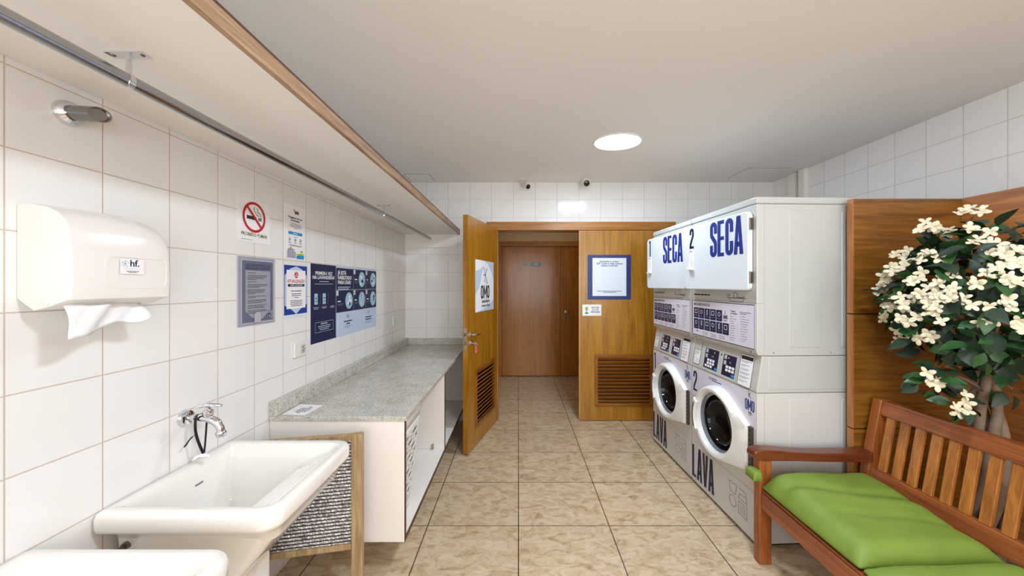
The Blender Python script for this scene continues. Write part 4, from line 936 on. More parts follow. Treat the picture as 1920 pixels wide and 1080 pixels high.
# ================================================================== STACKED MACHINES
MW, MD, MH = 0.683, 0.83, 1.977
def machine(Xf, Yn, num, door_out, label):
    rz = 0.040
    t = thing('stacked_washer_dryer', label, 'washing machine', (Xf, Yn, 0), rz, group='stacked washers and dryers')
    def lb(name, x0, x1, y0, y1, z0, z1, m, bev=0.003, parent=t):
        bm = nbm(); box(bm, x0, x1, y0, y1, z0, z1); return obj(name, bm, m, parent, local=True, bevel=bev)
    u0, u1 = 0.0, MW
    UC, ZCn, RH = 0.338, 0.577, 0.182
    # washer body with round port
    bm = nbm()
    z0, z1 = 0.022, 0.868
    n = 48
    circ = [Vector((0, UC+math.cos(2*PI*k/n)*RH, ZCn+math.sin(2*PI*k/n)*RH)) for k in range(n)]
    def ray(a):
        c, s = math.cos(a), math.sin(a); tt = 9
        if c > 1e-6: tt = min(tt, (u1-UC)/c)
        if c < -1e-6: tt = min(tt, (u0-UC)/c)
        if s > 1e-6: tt = min(tt, (z1-ZCn)/s)
        if s < -1e-6: tt = min(tt, (z0-ZCn)/s)
        return Vector((0, UC+c*tt, ZCn+s*tt))
    angs = [2*PI*k/n for k in range(n)]
    corners = {}
    outv = [bm.verts.new(ray(a)) for a in angs]; inv_ = [bm.verts.new(v) for v in circ]; mid = [bm.verts.new(Vector((0.20, v.y*0.97+UC*0.03, v.z*0.97+ZCn*0.03))) for v in circ]
    cs = [(u1, z1), (u0, z1), (u0, z0), (u1, z0)]
    ca = [math.atan2(z-ZCn, u-UC) % (2*PI) for u, z in cs]
    cv_ = [bm.verts.new((0, u, z)) for u, z in cs]
    for k in range(n):
        j = (k+1) % n; a, b_ = angs[k], angs[k]+2*PI/n
        extra = [cv_[i] for i in range(4) if a < ca[i] < b_]
        bm.faces.new([outv[k]] + extra + [outv[j], inv_[j], inv_[k]])
        bm.faces.new((inv_[k], inv_[j], mid[j], mid[k]))
    bk = [bm.verts.new((MD, u, z)) for u, z in cs]
    bm.faces.new(bk)
    # sides: collect boundary between corners
    order = []
    for k in range(n):
        order.append(outv[k]); a = angs[k]; b_ = a+2*PI/n
        order += [cv_[i] for i in range(4) if a < ca[i] < b_]
    ci = [order.index(c) for c in cv_]
    for i in range(4):
        a, b_ = ci[i], ci[(i+1) % 4]
        seq = []; k = a
        while True:
            seq.append(order[k])
            if k == b_: break
            k = (k+1) % len(order)
        bm.faces.new(seq + [bk[(i+1) % 4], bk[i]])
    wb = obj('washer_body', bm, M_enam2, t, local=True, smooth=30)
    bm = nbm(); lathe(bm, (0.19, UC, ZCn), (1, 0, 0), [(0.17, 0.0), (0.19, 0.01), (0.19, 0.16)], 40, False, True)
    for a in (0.4, 2.5, 4.6):
        M = Matrix.Translation((0.19, UC, ZCn)) @ Matrix.Rotation(a, 4, 'X')
        box(bm, 0.01, 0.15, -0.02, 0.02, 0.135, 0.188, M=M)
    obj('drum', bm, M_drum, t, local=True)
    lb('plinth', 0.02, MD-0.05, 0.02, MW-0.02, 0.0, 0.0215, M_rubber, 0)
    # base cap of the lower front (slight seam)
    bm = nbm(); box(bm, -0.003, 0, u0+0.004, u1-0.004, 0.0225, 0.300); lo = obj('lower_panel', bm, M_enam2, t, local=True, bevel=0.0012)
    # door
    hz0, hz1, hu = 0.408, 0.668, 0.052
    RO = 0.233
    hull = [(UC+math.cos(a)*RO, ZCn+math.sin(a)*RO) for a in [2*PI*k/96 for k in range(96)]] + [(hu, hz0), (hu, hz1)]
    def outer(a):
        # radial extent of convex hull of the ring and the hinge edge
        c, s = math.cos(a), math.sin(a); best = RO
        T = {}
        for (qu, qz, sg) in ((hu, hz1, 1), (hu, hz0, -1)):
            du, dz = qu-UC, qz-ZCn; D = math.hypot(du, dz); th = math.atan2(dz, du); be = math.acos(RO/D)
            ta = th - be if sg > 0 else th + be
            tp = (UC+math.cos(ta)*RO, ZCn+math.sin(ta)*RO)
            segs = [(tp, (qu, qz))]
            for (p1, p2) in segs:
                x1, y1, x2, y2 = p1[0]-UC, p1[1]-ZCn, p2[0]-UC, p2[1]-ZCn
                den = c*(y2-y1)-s*(x2-x1)
                if abs(den) > 1e-9:
                    r = (x1*(y2-y1)-y1*(x2-x1))/den; q = (x1*s-y1*c)/den if False else None
                    ux, uy = c*r, s*r
                    l2 = (x2-x1)**2+(y2-y1)**2; pr = ((ux-x1)*(x2-x1)+(uy-y1)*(y2-y1))/l2
                    if r > 0 and -1e-6 <= pr <= 1+1e-6: best = max(best, r)
        if c < 0:
            r = (hu-UC)/c; z = s*r
            if hz0-ZCn-1e-6 <= z <= hz1-ZCn+1e-6: best = max(best, r)
        return best
    th1, th0 = math.atan2(hz1-ZCn, hu-UC), math.atan2(hz0-ZCn, hu-UC)
    AA = sorted([2*PI*k/96 for k in range(96)] + [th1 % (2*PI), th0 % (2*PI)])
    def plat(a):   # door thickness falls towards the hinge
        c = math.cos(a)
        return 1.0 if c > -0.3 else max(0.45, 1.0-(-0.3-c)*0.7)
    bm = nbm(); LL = []
    for (k, x) in (('o', -0.001), ('o', -0.034), ('o2', -0.052), ('m', -0.060), ('i2', -0.057), ('i', -0.046), ('j', -0.012), ('j', 0.004)):
        L_ = []
        for a in AA:
            Ro = outer(a); flat = max(0.0, Ro-RO)
            r = {'o': Ro, 'o2': Ro-0.008, 'm': min(Ro-0.02, RO-0.018), 'i2': 0.197, 'i': 0.190, 'j': 0.182}[k]
            pl = plat(a)
            xx = x
            if k in ('o', 'o2') and x < -0.01: xx = x*(pl if flat > 0.002 or math.cos(a) < -0.3 else 1)
            if k in ('m', 'i2') : xx = x*(0.5+0.5*pl)
            L_.append(Vector((xx, UC+math.cos(a)*r, ZCn+math.sin(a)*r)))
        LL.append(L_)
    loft(bm, LL, False, False)
    dr = obj('washer_door', bm, M_plastic, t, local=True, smooth=35)
    bm = nbm(); lathe(bm, (-0.020, UC, ZCn), (1, 0, 0), [(0.189, -0.016), (0.186, -0.006), (0.183, -0.006), (0.183, 0.004), (0.178, 0.004), (0.178, 0.012), (0.171, 0.014)], 64, False, False)
    obj('door_gasket', bm, M_gasket, dr, local=True)
    bm = nbm(); lathe(bm, (-0.004, UC, ZCn), (1, 0, 0), [(0.173, -0.004), (0.168, 0.015), (0.155, 0.045), (0.12, 0.070), (0.08, 0.084), (0.03, 0.090)], 48, False, True)
    obj('door_glass', bm, M_glass, dr, local=True)
    # grip on the far side of the ring
    def seg_ring(r0, x, a0, a1, k=14): return [Vector((x, UC+math.cos(a)*r0, ZCn-0.015+math.sin(a)*r0)) for a in [a0+(a1-a0)*i/k for i in range(k+1)]]
    bm = nbm(); rows = []
    A0, A1 = -0.52, 0.50
    def sec(a):
        out_ = []
        for (r0, x) in ((0.191, -0.046), (0.191, -0.066), (0.197, -0.074), (0.233, -0.068), (0.241, -0.058), (0.236, -0.020)):
            out_.append(Vector((x, UC+math.cos(a)*r0, ZCn-0.015+math.sin(a)*r0)))
        return out_
    loft(bm, [sec(A0+(A1-A0)*i/16) for i in range(17)], True, True)
    g_ = obj('door_grip', bm, M_plastic, dr, local=True, smooth=40)
    bm = nbm(); loft(bm, [seg_ring(0.2000, -0.0748, -0.42, 0.40), seg_ring(0.2250, -0.0706, -0.42, 0.40)], False, False, closed=False); obj('grip_slot_shade', bm, M_grey, g_, local=True)  # grey strip paints the shade of a slot not modelled in the grip
    # hinge
    bm = nbm(); box(bm, -0.016, -0.001, 0.024, 0.050, hz0, hz1)
    hg = obj('door_hinge', bm, M_hinge, t, local=True, bevel=0.001)
    bm = nbm()
    for i in range(9): lathe(bm, (-0.016, 0.037, hz0+0.018+i*0.028), (-1, 0, 0), [(0.006, 0), (0.004, 0.003)], 10)
    obj('hinge_screws', bm, M_black, hg, local=True)
    # control console, top set back
    bm = nbm(); sb = 0.032
    a_ = [Vector((x, 0, z)) for x, z in ((0.0, 0.8695), (0.0, 0.885), (sb, 1.078), (MD, 1.078), (MD, 0.8695))]
    loft(bm, [a_, [v+Vector((0, MW, 0)) for v in a_]])
    obj('control_console', bm, M_enam, t, local=True, bevel=0.006, seg=3)
    # dryer body
    bm = nbm(); a_ = [Vector((x, 0, z)) for x, z in ((0.0, 1.10), (0.012, 1.0795), (MD, 1.0795), (MD, 1.9365), (0.0, 1.9365))]
    loft(bm, [a_, [v+Vector((0, MW, 0)) for v in a_]])
    obj('dryer_case', bm, M_enam, t, local=True, bevel=0.006, seg=3)
    bm = nbm(); box(bm, -0.0006, 0.0425, -0.0006, MW+0.0006, 1.375, 1.3765); obj('case_seam', bm, M_grey, t, local=True, smooth=0)
    bm = nbm(); box(bm, -0.004, MD, 0, MW, 1.9375, MH)
    obj('dryer_lid', bm, M_enam, t, local=True, bevel=0.008, seg=3)
    # pressed side panels (near side)
    def pressed(x0, x1, z0, z1, name='side_pressing', pm_=None):
        bm = nbm(); lo_ = [Vector((p_.x, 0, p_.y)) for p_ in rrect(x0, x1, z0, z1, 0.012, 0)]
        li = [Vector((p_.x, -0.0022, p_.y)) for p_ in rrect(x0+0.0025, x1-0.0025, z0+0.0025, z1-0.0025, 0.010, 0)]
        loft(bm, [lo_, li], False, True); return obj(name, bm, M_enam2 if z0 < 0.5 else M_enam, t, local=True, smooth=20)
    sx = F/1.975
    def dx(pxx): return (pxx-972)/F*1.985 - Xf
    pressed(dx(1480), dx(1541), 1.125, 1.90); pressed(dx(1480), dx(1541), 0.09, 0.832); pressed(dx(1582), dx(1640), 0.09, 0.832); pressed(dx(1582), dx(1640), 1.125, 1.90)
    pressed(dx(1440), dx(1600), 0.888, 1.072)
    lb('corner_trim', 0.0425, 0.0445, -0.0012, 0.0, 1.085, 1.935, M_lgrey, 0)
    lb('corner_trim', 0.0425, 0.0445, -0.0012, 0.0, 0.03, 0.866, M_lgrey, 0)
    for q in (1449, 1560):
        bm = nbm(); lathe(bm, (dx(q), 0, 1.098), (0, -1, 0), [(0.006, 0), (0.004, 0.003)], 12); obj('screw', bm, M_hinge, t, local=True)
    bm = nbm(); 
    lo_ = [Vector((p_.x, 0, p_.y)) for p_ in rrect(dx(1437), dx(1640), 1.082, 1.112, 0.008, 0)]
    loft(bm, [lo_, [v+Vector((0, -0.003, 0)) for v in lo_]], False, True); obj('joint_strap', bm, M_enam, t, local=True)
    bm = nbm()
    for q in (0.05, MW-0.05): lathe(bm, (0.002, q, 1.095), (-1, 0, -0.3), [(0.006, 0), (0.004, 0.003)], 12)
    obj('case_screws', bm, M_hinge, t, local=True)
    # dryer door, hung at the near side and slightly ajar
    dd = bpy.data.objects.new('dryer_door', None); 
    DW, DZ0, DZ1 = 0.628, 1.447, 1.903
    a0 = math.asin(door_out/DW)
    c, s = math.cos(a0), math.sin(a0)
    MDm = Matrix.Translation((-0.004, 0.030, 0)) @ Matrix.Rotation(a0, 4, 'Z')
    bm = nbm()
    def dl(x, off): return [MDm @ Vector((x, p_.x, p_.y)) for p_ in rrect(0+off, DW-off, DZ0+off, DZ1-off, 0.03-off, 0)]
    loft(bm, [dl(0, 0), dl(-0.020, 0), dl(-0.026, 0.006)], True, True)
    dd = obj('dryer_door', bm, mat('door_wrap', (226, 234, 240), 0.35, coat=0.2), t, local=True, smooth=30)
    O = MDm @ Vector((-0.026, DW, DZ0)); Ud = (MDm.to_3x3() @ Vector((0, -1, 0)))
    p = Print(O, Ud, (0, 0, 1), 0.0006)
    tw = p.cond('SECA', DW-0.335, 0.213, 0.228, 0.305, M_navy2, 1, 0.43, 0.055)
    p.build('word_lettering', dd, local=True)
    p = Print(O, Ud, (0, 0, 1), 0.0006); hu_ = 0.062 if num == '2' else 0.040
    p.cond(num, hu_, 0.293, 0.146, 0.36, M_navyd, 1, 0.42)
    p.build('number', dd, local=True)
    ho = DW-hu_-0.022
    # cup handle
    bm = nbm()
    def hl(x, off, lift=0.0): return [MDm @ Vector((x, p_.x, p_.y)) for p_ in rrect(ho-0.026+off, ho+0.026-off, DZ0+0.148+off+lift, DZ0+0.284-off, 0.012, 0)]
    loft(bm, [hl(-0.0262, 0), hl(-0.032, 0.002), hl(-0.032, 0.007), hl(-0.0275, 0.010)], False, True)
    M2 = MDm
    box(bm, -0.048, -0.026, ho-0.028, ho+0.028, DZ0+0.138, DZ0+0.150, M=MDm)
    obj('dryer_door_handle', bm, M_plastic, dd, local=True, bevel=0.003, smooth=35)
    bm = nbm()
    for z in (DZ0+0.075, DZ1-0.075):
        box(bm, -0.016, -0.002, -0.010, -0.0005, z-0.032, z+0.032, M=MDm); cyl(bm, MDm @ Vector((-0.018, -0.004, z-0.034)), MDm @ Vector((-0.018, -0.004, z+0.034)), 0.004, 8)
    obj('dryer_door_hinges', bm, M_hinge, t, local=True)
    # ---- stickers; u to the right = -y
    F_ = lambda x, z: Print((x, MW, z), (0, -1, 0), (0, 0, 1), 0.0006)
    p = F_(-0.0005, 1.3765); p.bars(0.03, 0.36, 0.038, 1, 0.009, 0.012, M_black, 1, seed=4)
    p.build('slogan', t, local=True); p = F_(-0.0005, 1.3765); p.line([(0.42, 0.022), (0.60, 0.022)], 0.003, M_black, 1); p.line([(0.44, 0.018), (0.455, 0.0), (0.565, 0.0), (0.58, 0.018)], 0.003, M_black, 1)
    p.ring(0.50, 0.04, 0.02, 0.003, M_black, 1, 20); p.line([(0.41, 0.045), (0.43, 0.030), (0.45, 0.040), (0.43, 0.046)], 0.003, M_black, 1); p.line([(0.52, 0.026), (0.57, 0.026), (0.585, 0.036)], 0.003, M_black, 1)
    p.build('basket_drawing', t, local=True)
    # best-practice board
    bm = nbm(); box(bm, -0.003, 0, 0.012, MW-0.012, 1.112, 1.366); bd = obj('instruction_board', bm, M_lav, t, local=True)
    p = Print((-0.003, MW-0.012, 1.112), (0, -1, 0), (0, 0, 1), 0.0005); W, H = MW-0.024, 0.254
    p.border(0, 0, W, H, 0.004, M_navyd, 1)
    p.text('MELHORES PRÁTICAS', 0.018, H-0.036, 0.024, M_navyd, 1, 0.02, 'LEFT', sx=0.9)
    for r_i, (v0, nn) in enumerate(((0.128, 5), (0.048, 6))):
        for i in range(nn):
            a = 0.020+i*0.069; p.rect(a, v0, a+0.064, v0+0.074, M_navy, 1)
            q = a+0.032; w_ = v0+0.046
            if (i+r_i) % 3 == 0: p.line([(q-.014, w_-.012), (q+.014, w_-.012), (q+.014, w_+.014), (q-.014, w_+.014)], 0.003, M_white, 2, True)
            elif (i+r_i) % 3 == 1: p.ring(q, w_, 0.014, 0.003, M_white, 2, 16)
            else: p.line([(q-.006, w_-.014), (q+.006, w_-.014), (q+.006, w_+.016), (q-.006, w_+.016)], 0.003, M_white, 2, True)
            p.bars(a+0.006, a+0.058, v0+0.020, 2, 0.002, 0.006, M_slate, 2, True, i)
    p.splat(0.392, 0.190, 0.013, M_navyd, 1); p.cond('OMO', 0.372, 0.148, 0.026, 0.46, M_navyd, 1); p.bars(0.372, 0.412, 0.142, 2, 0.003, 0.006, M_navyd, 1, True)
    p.text('Produtos\nno Dosador', 0.445, 0.200, 0.014, M_navyd, 1, 0.02, 'LEFT', sx=0.9)
    p.bars(0.535, 0.63, 0.205, 2, 0.003, 0.009, M_navyd, 1)
    for i in range(11):
        p.bars(0.447, 0.515, 0.172-i*0.0145, 1, 0.0026, 0.006, M_grey, 1, seed=i); p.rect(0.440, 0.168-i*0.0145, 0.444, 0.172-i*0.0145, M_navyd, 1)
        p.bars(0.550, 0.630, 0.178-i*0.0145, 1, 0.0026, 0.006, M_grey, 1, seed=i+20); p.rect(0.540, 0.174-i*0.0145, 0.544, 0.178-i*0.0145, M_navyd, 1)
    p.bars(0.055, 0.115, 0.036, 1, 0.006, 0.01, M_navyd, 1)
    for q in (0.15, 0.245, 0.34):
        p.line([(q-.006, 0.012), (q+.006, 0.012), (q+.010, 0.034), (q-.010, 0.034)], 0.002, M_navyd, 1, True); p.bars(q+0.016, q+0.058, 0.034, 3, 0.0026, 0.008, M_grey, 1)
    p.build('lettering', bd, local=True)
    # console stickers on the slope
    sl = Vector((sb, 0, 1.078-0.885)); sv = sl.normalized()
    O = Vector((0.0, MW, 0.885)); U_ = Vector((0, -1, 0))
    Nn = U_.cross(sv); O = O + Nn*0.0008
    p = Print(O, U_, sv, 0.0007)
    def LU(u): return MW-u
    # frame round the two key panels
    p.rect(LU(0.545), -0.004, LU(0.185), 0.160, M_enam, 1)
    def keypad(ua, ub, v0, v1, k):
        a, b_ = LU(ua), LU(ub); p.rect(a, v0, b_, v1, M_navyd, 2)
        for i in range(2): p.rect(a+0.010, v1-0.030-i*0.036, a+0.036, v1-0.004-i*0.036, M_lgrey, 3)
        for r in range(3 if k else 2):
            for c_ in range(3):
                p.rect(a+0.036+c_*0.030-(0.02 if r == 2 else 0), v0+0.052-r*0.021, a+0.060+c_*0.030-(0.02 if r == 2 else 0), v0+0.068-r*0.021, M_white, 3)
        p.rect(b_-0.028, v0+0.006, b_-0.002, v0+0.022, M_cyan, 3)
        p.text('1:00' if k else '45', (a+b_)/2+0.01, v0+0.084, 0.018, M_lgrey, 3)
        p.disc((a+b_)/2+(0.03 if k else -0.01), v0+0.118, 0.006, M_yellow, 3, n=12)
    keypad(0.535, 0.378, 0.012, 0.150, 1); keypad(0.328, 0.200, 0.010, 0.146, 0)
    uu = LU(0.353)
    for i, ch in enumerate('eassy'): p.disc(uu, 0.02+i*0.020, 0.005, M_lgrey, 2, rv=0.007, n=8)
    p.poly([(uu-0.010, 0.134), (uu+0.012, 0.130), (uu+0.006, 0.142), (uu-0.004, 0.144)], M_green, 2); p.poly([(uu-0.010, 0.126), (uu+0.004, 0.126), (uu-0.002, 0.134)], M_black, 2)
    # right sticker
    a, b_ = LU(0.168), LU(0.052); p.rect(a, -0.008, b_, 0.182, M_paper, 1); p.border(a, -0.008, b_, 0.182, 0.003, M_navyd, 2)
    p.rect(a+0.008, 0.150, b_-0.008, 0.172, M_rubber, 2)
    for i in range(6): p.bars(a+0.012, b_-0.012, 0.142-i*0.023, 2, 0.0028, 0.0075, M_slate, 2, seed=i)
    # left sticker
    a, b_ = LU(0.672), LU(0.588); p.rect(a, 0.012, b_, 0.120, M_paper, 1); p.border(a, 0.012, b_, 0.120, 0.003, M_navyd, 2)
    p.bars(a+0.010, b_-0.010, 0.108, 4, 0.003, 0.009, M_grey, 2); p.ring(a+0.03, 0.045, 0.016, 0.002, M_slate, 2, 16); p.ring(a+0.058, 0.038, 0.014, 0.002, M_slate, 2, 16)
    p.line([(LU(0.585), 0.185), (LU(0.585), 0.158), (LU(0.580), 0.152), (LU(0.585), 0.146), (LU(0.583), 0.125)], 0.003, M_black, 1)
    p.build('console_stickers', t, local=True)
    # washer front sticker
    bm = nbm(); rn = 0.208; aL = math.asin((0.660-ZCn)/rn)
    outl = [(MW-0.008, 0.660), (MW-0.008, 0.850), (MW-0.020, 0.862), (0.020, 0.862), (0.008, 0.850), (0.008, 0.660)] + [(UC+math.cos(a)*rn, ZCn+math.sin(a)*rn) for a in [PI-aL+(2*aL-PI)*k/24 for k in range(25)]]
    loft(bm, [[Vector((-0.0005-k, a, b)) for a, b in outl] for k in (0, 0.0008)])
    ws = obj('front_sticker', bm, M_lav, t, local=True)
    p = F_(-0.0015, 0.0)
    p.cond(num, 0.022, 0.695, 0.148, 0.34, M_navy, 1)
    p.build('number', ws, local=True); p = F_(-0.0015, 0.0)
    p.splat(0.625, 0.845, 0.020, M_navyd, 1); p.cond('OMO', 0.588, 0.752, 0.064, 0.34, M_navy2, 1, 0.34, 0.12)
    p.bars(0.592, 0.668, 0.744, 1, 0.006, 0.009, M_navyd, 1, True); p.bars(0.590, 0.670, 0.732, 1, 0.003, 0.006, M_navyd, 1, True)
    p.build('logo', ws, local=True); p = F_(-0.0015, 0.0)
    p.ring(0.235, 0.838, 0.009, 0.003, M_navyd, 1, 12); p.bars(0.252, 0.40, 0.845, 1, 0.005, 0.01, M_navyd, 1, seed=2); p.bars(0.252, 0.41, 0.832, 1, 0.005, 0.01, M_navyd, 1, seed=5)
    p.build('lettering', ws, local=True)
    p = F_(-0.0035, 0.0)
    p.cond('LAVA', 0.010, 0.054, 0.232, 0.262, M_navy, 1, 0.42, 0.06)
    p.build('lettering', lo, local=True); p = F_(-0.0035, 0.0)
    # wash symbols
    x, z = 0.445, 0.215; q = 0.0032
    p.line([(x-0.008, z+0.048), (x, z+0.036), (x+0.012, z-0.02), (x+0.060, z-0.02), (x+0.070, z+0.036), (x+0.05, z+0.044), (x+0.034, z+0.034), (x+0.018, z+0.044), (x+0.002, z+0.034)], q, M_grey, 1)
    p.line([(x+0.092, z+0.04), (x+0.150, z+0.04), (x+0.164, z-0.02), (x+0.088, z-0.02), (x+0.098, z+0.008), (x+0.15, z+0.012)], q, M_grey, 1)
    p.ring(x+0.034, z-0.072, 0.034, q, M_grey, 1, 28)
    p.border(x+0.088, z-0.112, x+0.164, z-0.038, q, M_grey, 1)
    for k in range(3): p.rect(x+0.108+k*0.017, z-0.098, x+0.111+k*0.017, z-0.052, M_grey, 1)
    p.build('wash_symbols', lo, local=True)
    return t
machine(1.340, 1.978, '2', 0.042, 'stacked white washer and dryer numbered 2, nearest the wooden bench')
machine(1.3122, 2.668, '1', 0.044, 'stacked white washer and dryer numbered 1, nearest the doorway')

# ================================================================== SIGNS ON THE DOORS
# closed leaf (y = YB-0.018)
yd = YB-0.018
def zz(y, Y=3.827): return CAMZ-(y-534)/F*Y
def xx(x, Y=3.827): return (x-972)/F*Y
t = thing('door_poster', 'white tutorial poster with blue border on the closed door leaf', 'poster', (xx(1142), yd, zz(561.7)))
x0, x1, z0, z1 = xx(1101.6), xx(1183), zz(561.7), zz(477.8)
bx('sheet', x0, x1, yd-0.002, yd-0.0004, z0, z1, M_navy2 if False else mat('poster_blue', (36, 52, 112), 0.4), t)
p = Print((x0, yd-0.002, z0), (1, 0, 0), (0, 0, 1)); W, H = x1-x0, z1-z0
a, b_, c_, d_ = xx(1110.8)-x0, xx(1174.2)-x0, zz(555)-z0, zz(483.8)-z0
p.rect(a, c_, b_, d_, M_paper2, 1); m_ = (a+b_)/2
p.text('Escaneie o nosso', m_, d_-0.045, 0.027, M_navyd, 2, 0.02, sx=1.1); p.text('QR Code e veja nossos', m_, d_-0.068, 0.027, M_navyd, 2, 0.02, sx=1.1); p.text('vídeos tutoriais', m_, d_-0.091, 0.027, M_navyd, 2, 0.02, sx=1.1)
p.bars(a+0.05, b_-0.05, c_+0.056, 2, 0.006, 0.013, M_navyd, 2, True)
p.build('print', t)
t = thing('light_reminder_sign', 'small white sign with green lamp drawing on the closed door leaf', 'sign', (xx(1110), yd, zz(592)))
x0, x1, z0, z1 = xx(1092), xx(1127.4), zz(592), zz(571)
bx('sheet', x0, x1, yd-0.0018, yd-0.0004, z0, z1, M_paper, t)
p = Print((x0, yd-0.0018, z0), (1, 0, 0), (0, 0, 1))
p.disc(0.046, 0.078, 0.018, M_lime, 1, rv=0.022); p.rect(0.042, 0.045, 0.050, 0.06, M_green, 1); p.disc(0.046, 0.030, 0.020, M_green, 1, rv=0.010)
for i, s_ in enumerate(('FAVOR', 'A LUZ', 'APAGAR')): p.text(s_, 0.140, 0.080-i*0.024, 0.026, M_navyd, 1, 0.02)
p.build('print', t)
# open leaf sign
t = thing('laundry_sign', 'white and pale blue laundry sign on the open door leaf', 'sign', tuple(d1w(0.3855, 0, 1.226)), ang)
bm = nbm(); box(bm, -0.256, 0.256, 0.0004, 0.0022, 0, 0.488); obj('sheet', bm, M_paper, t, local=True)
p = Print((0.256, 0.0022, 0), (-1, 0, 0), (0, 0, 1), 0.0006); W, H = 0.512, 0.488
p.poly([(0, 0.16), (0.10, 0.24), (0.20, 0.44), (0.12, 0.40), (0.0, 0.38)], M_pale, 1); p.poly([(0.22, H), (0.5, H), (0.512, 0.30), (0.45, 0.38), (0.34, 0.46)], M_pale, 1)
p.poly([(0.02, 0), (W, 0), (W, 0.10), (0.3, 0.03)], M_pale, 1)
p.splat(0.262, 0.352, 0.085, M_slate, 2); p.cond('OMO', 0.135, 0.120, 0.130, 0.52, M_navyd, 2, 0.32, 0.12)
p.text('lavanderia', 0.275, 0.080, 0.052, M_navyd, 2, 0.02, sx=1.05); p.text('compartilhada', 0.275, 0.040, 0.042, M_navyd, 2, 0.015, sx=1.0)
p.build('print', t, local=True)

# ================================================================== CCTV
t = thing('bullet_camera', 'white bullet security camera on the ceiling left of centre', 'security camera', (0.036, 3.74, ZC))
bm = nbm(); lathe(bm, (0.036, 3.74, ZC), (0, 0, -1), [(0.045, 0), (0.045, 0.010), (0.032, 0.018), (0.016, 0.020)], 28); tube(bm, [(0.040, 3.74, ZC-0.018), (0.046, 3.735, ZC-0.045), (0.055, 3.725, ZC-0.062)], [0.015, 0.014, 0.014], 14)
obj('mount', bm, M_camgrey, t)
A, B_ = Vector((0.048, 3.742, ZC-0.052)), Vector((0.100, 3.64, ZC-0.105)); ax = (B_-A).normalized()
bm = nbm(); lathe(bm, A, ax, [(0.012, -0.004), (0.026, 0.0), (0.028, 0.01), (0.028, 0.105), (0.029, 0.106), (0.029, 0.128), (0.025, 0.130), (0.024, 0.124)], 28); obj('housing', bm, M_camgrey, t)
bm = nbm(); lathe(bm, A, ax, [(0.024, 0.1245), (0.020, 0.1262), (0.008, 0.128)], 24); obj('lens', bm, M_lens, t)
t = thing('dome_camera', 'small round security camera on the ceiling right of centre', 'security camera', (0.715, 3.73, ZC))
bm = nbm(); lathe(bm, (0.715, 3.73, ZC), (0, 0, -1), [(0.052, 0), (0.052, 0.012), (0.048, 0.020), (0.048, 0.040), (0.042, 0.050)], 32); obj('base', bm, M_camgrey, t)
bm = nbm(); bmesh.ops.create_uvsphere(bm, u_segments=28, v_segments=18, radius=0.043, matrix=Matrix.Translation((0.715, 3.722, ZC-0.044)) @ Matrix.Scale(1.08, 4, (1, 0, 0))); ey = obj('eyeball', bm, M_camgrey, t)
bm = nbm(); lathe(bm, Vector((0.715, 3.69, ZC-0.055)), Vector((-0.02, -1, -0.35)), [(0.030, -0.006), (0.030, 0.008), (0.022, 0.011), (0.008, 0.012)], 24); obj('lens', bm, M_lens, t)

# trunking by the right back corner
t = thing('pipe_trunking', 'white vertical pipe boxing on the right wall near the corner', 'pipe boxing', (XR, 3.42, 0), group='pipe boxings in the corner')
bx('wide_box', XR-0.045, XR-0.0005, 3.37, 3.445, 0, ZC-0.001, M_shelf, t, 0.004)
t = thing('pipe_trunking', 'thinner white vertical pipe boxing behind the wide one in the corner', 'pipe boxing', (XR, 3.56, 0), group='pipe boxings in the corner')
bx('narrow_box', XR-0.03, XR-0.0005, 3.50, 3.60, 0, ZC-0.001, M_shelf, t, 0.003)

# ================================================================== WOOD CLADDING
t = thing('wood_partition', 'brown wooden panelled partition beside the stacked machines', 'partition', (2.1, 1.94, 0))
PX0, PX1, PY0, PY1 = 1.827, 2.417, 1.922, 1.957
for z0, z1 in ((0.066, 0.690), (0.697, 1.317), (1.324, 1.951)):
    bx('panel', PX0+0.004, PX1+0.02, PY0, PY1, z0, z1, M_clad, t, 0.002)
    bx('panel_edge', PX0, PX0+0.0038, PY0+0.001, PY1, z0, z1, M_clad_edge, t)
bx('plinth', PX0+0.01, PX1+0.02, PY0+0.012, PY1-0.002, 0.0, 0.0655, M_brownedge, t)
bx('core', PX0+0.012, PX1+0.02, PY0+0.010, PY1-0.004, 0.0662, 1.940, M_brownedge, t)
t = thing('wood_cladding', 'brown wooden wall cladding running along the right side behind the tree', 'wall cladding', (2.43, 0.3, 0))
for z0, z1 in ((0.066, 0.690), (0.697, 1.317), (1.324, 1.951)):
    bx('panel', PX1+0.0005, PX1+0.035, YF+0.002, PY0-0.0005, z0, z1, M_clad_y, t, 0.002)
bx('plinth', PX1+0.012, PX1+0.033, YF+0.002, PY0-0.001, 0.0, 0.0655, M_brownedge, t)
bx('core', PX1+0.010, PX1+0.033, YF+0.002, PY0-0.001, 0.0662, 1.94, M_brownedge, t)
bx('top_ledge', PX1+0.0355, XR-0.0005, YF+0.002, PY0-0.001, 1.935, 1.951, M_clad_y, t)

# ================================================================== BENCH
t = thing('garden_bench', 'reddish-brown slatted wooden bench with arm beside the washing machine', 'bench', (1.6, 1.1, 0))
BY0, BY1 = 0.33, 1.905
for y in (BY0+0.05, BY1):
    bx('front_leg', 1.272, 1.338, y-0.048, y, 0, 0.554, M_bench, t, 0.005)
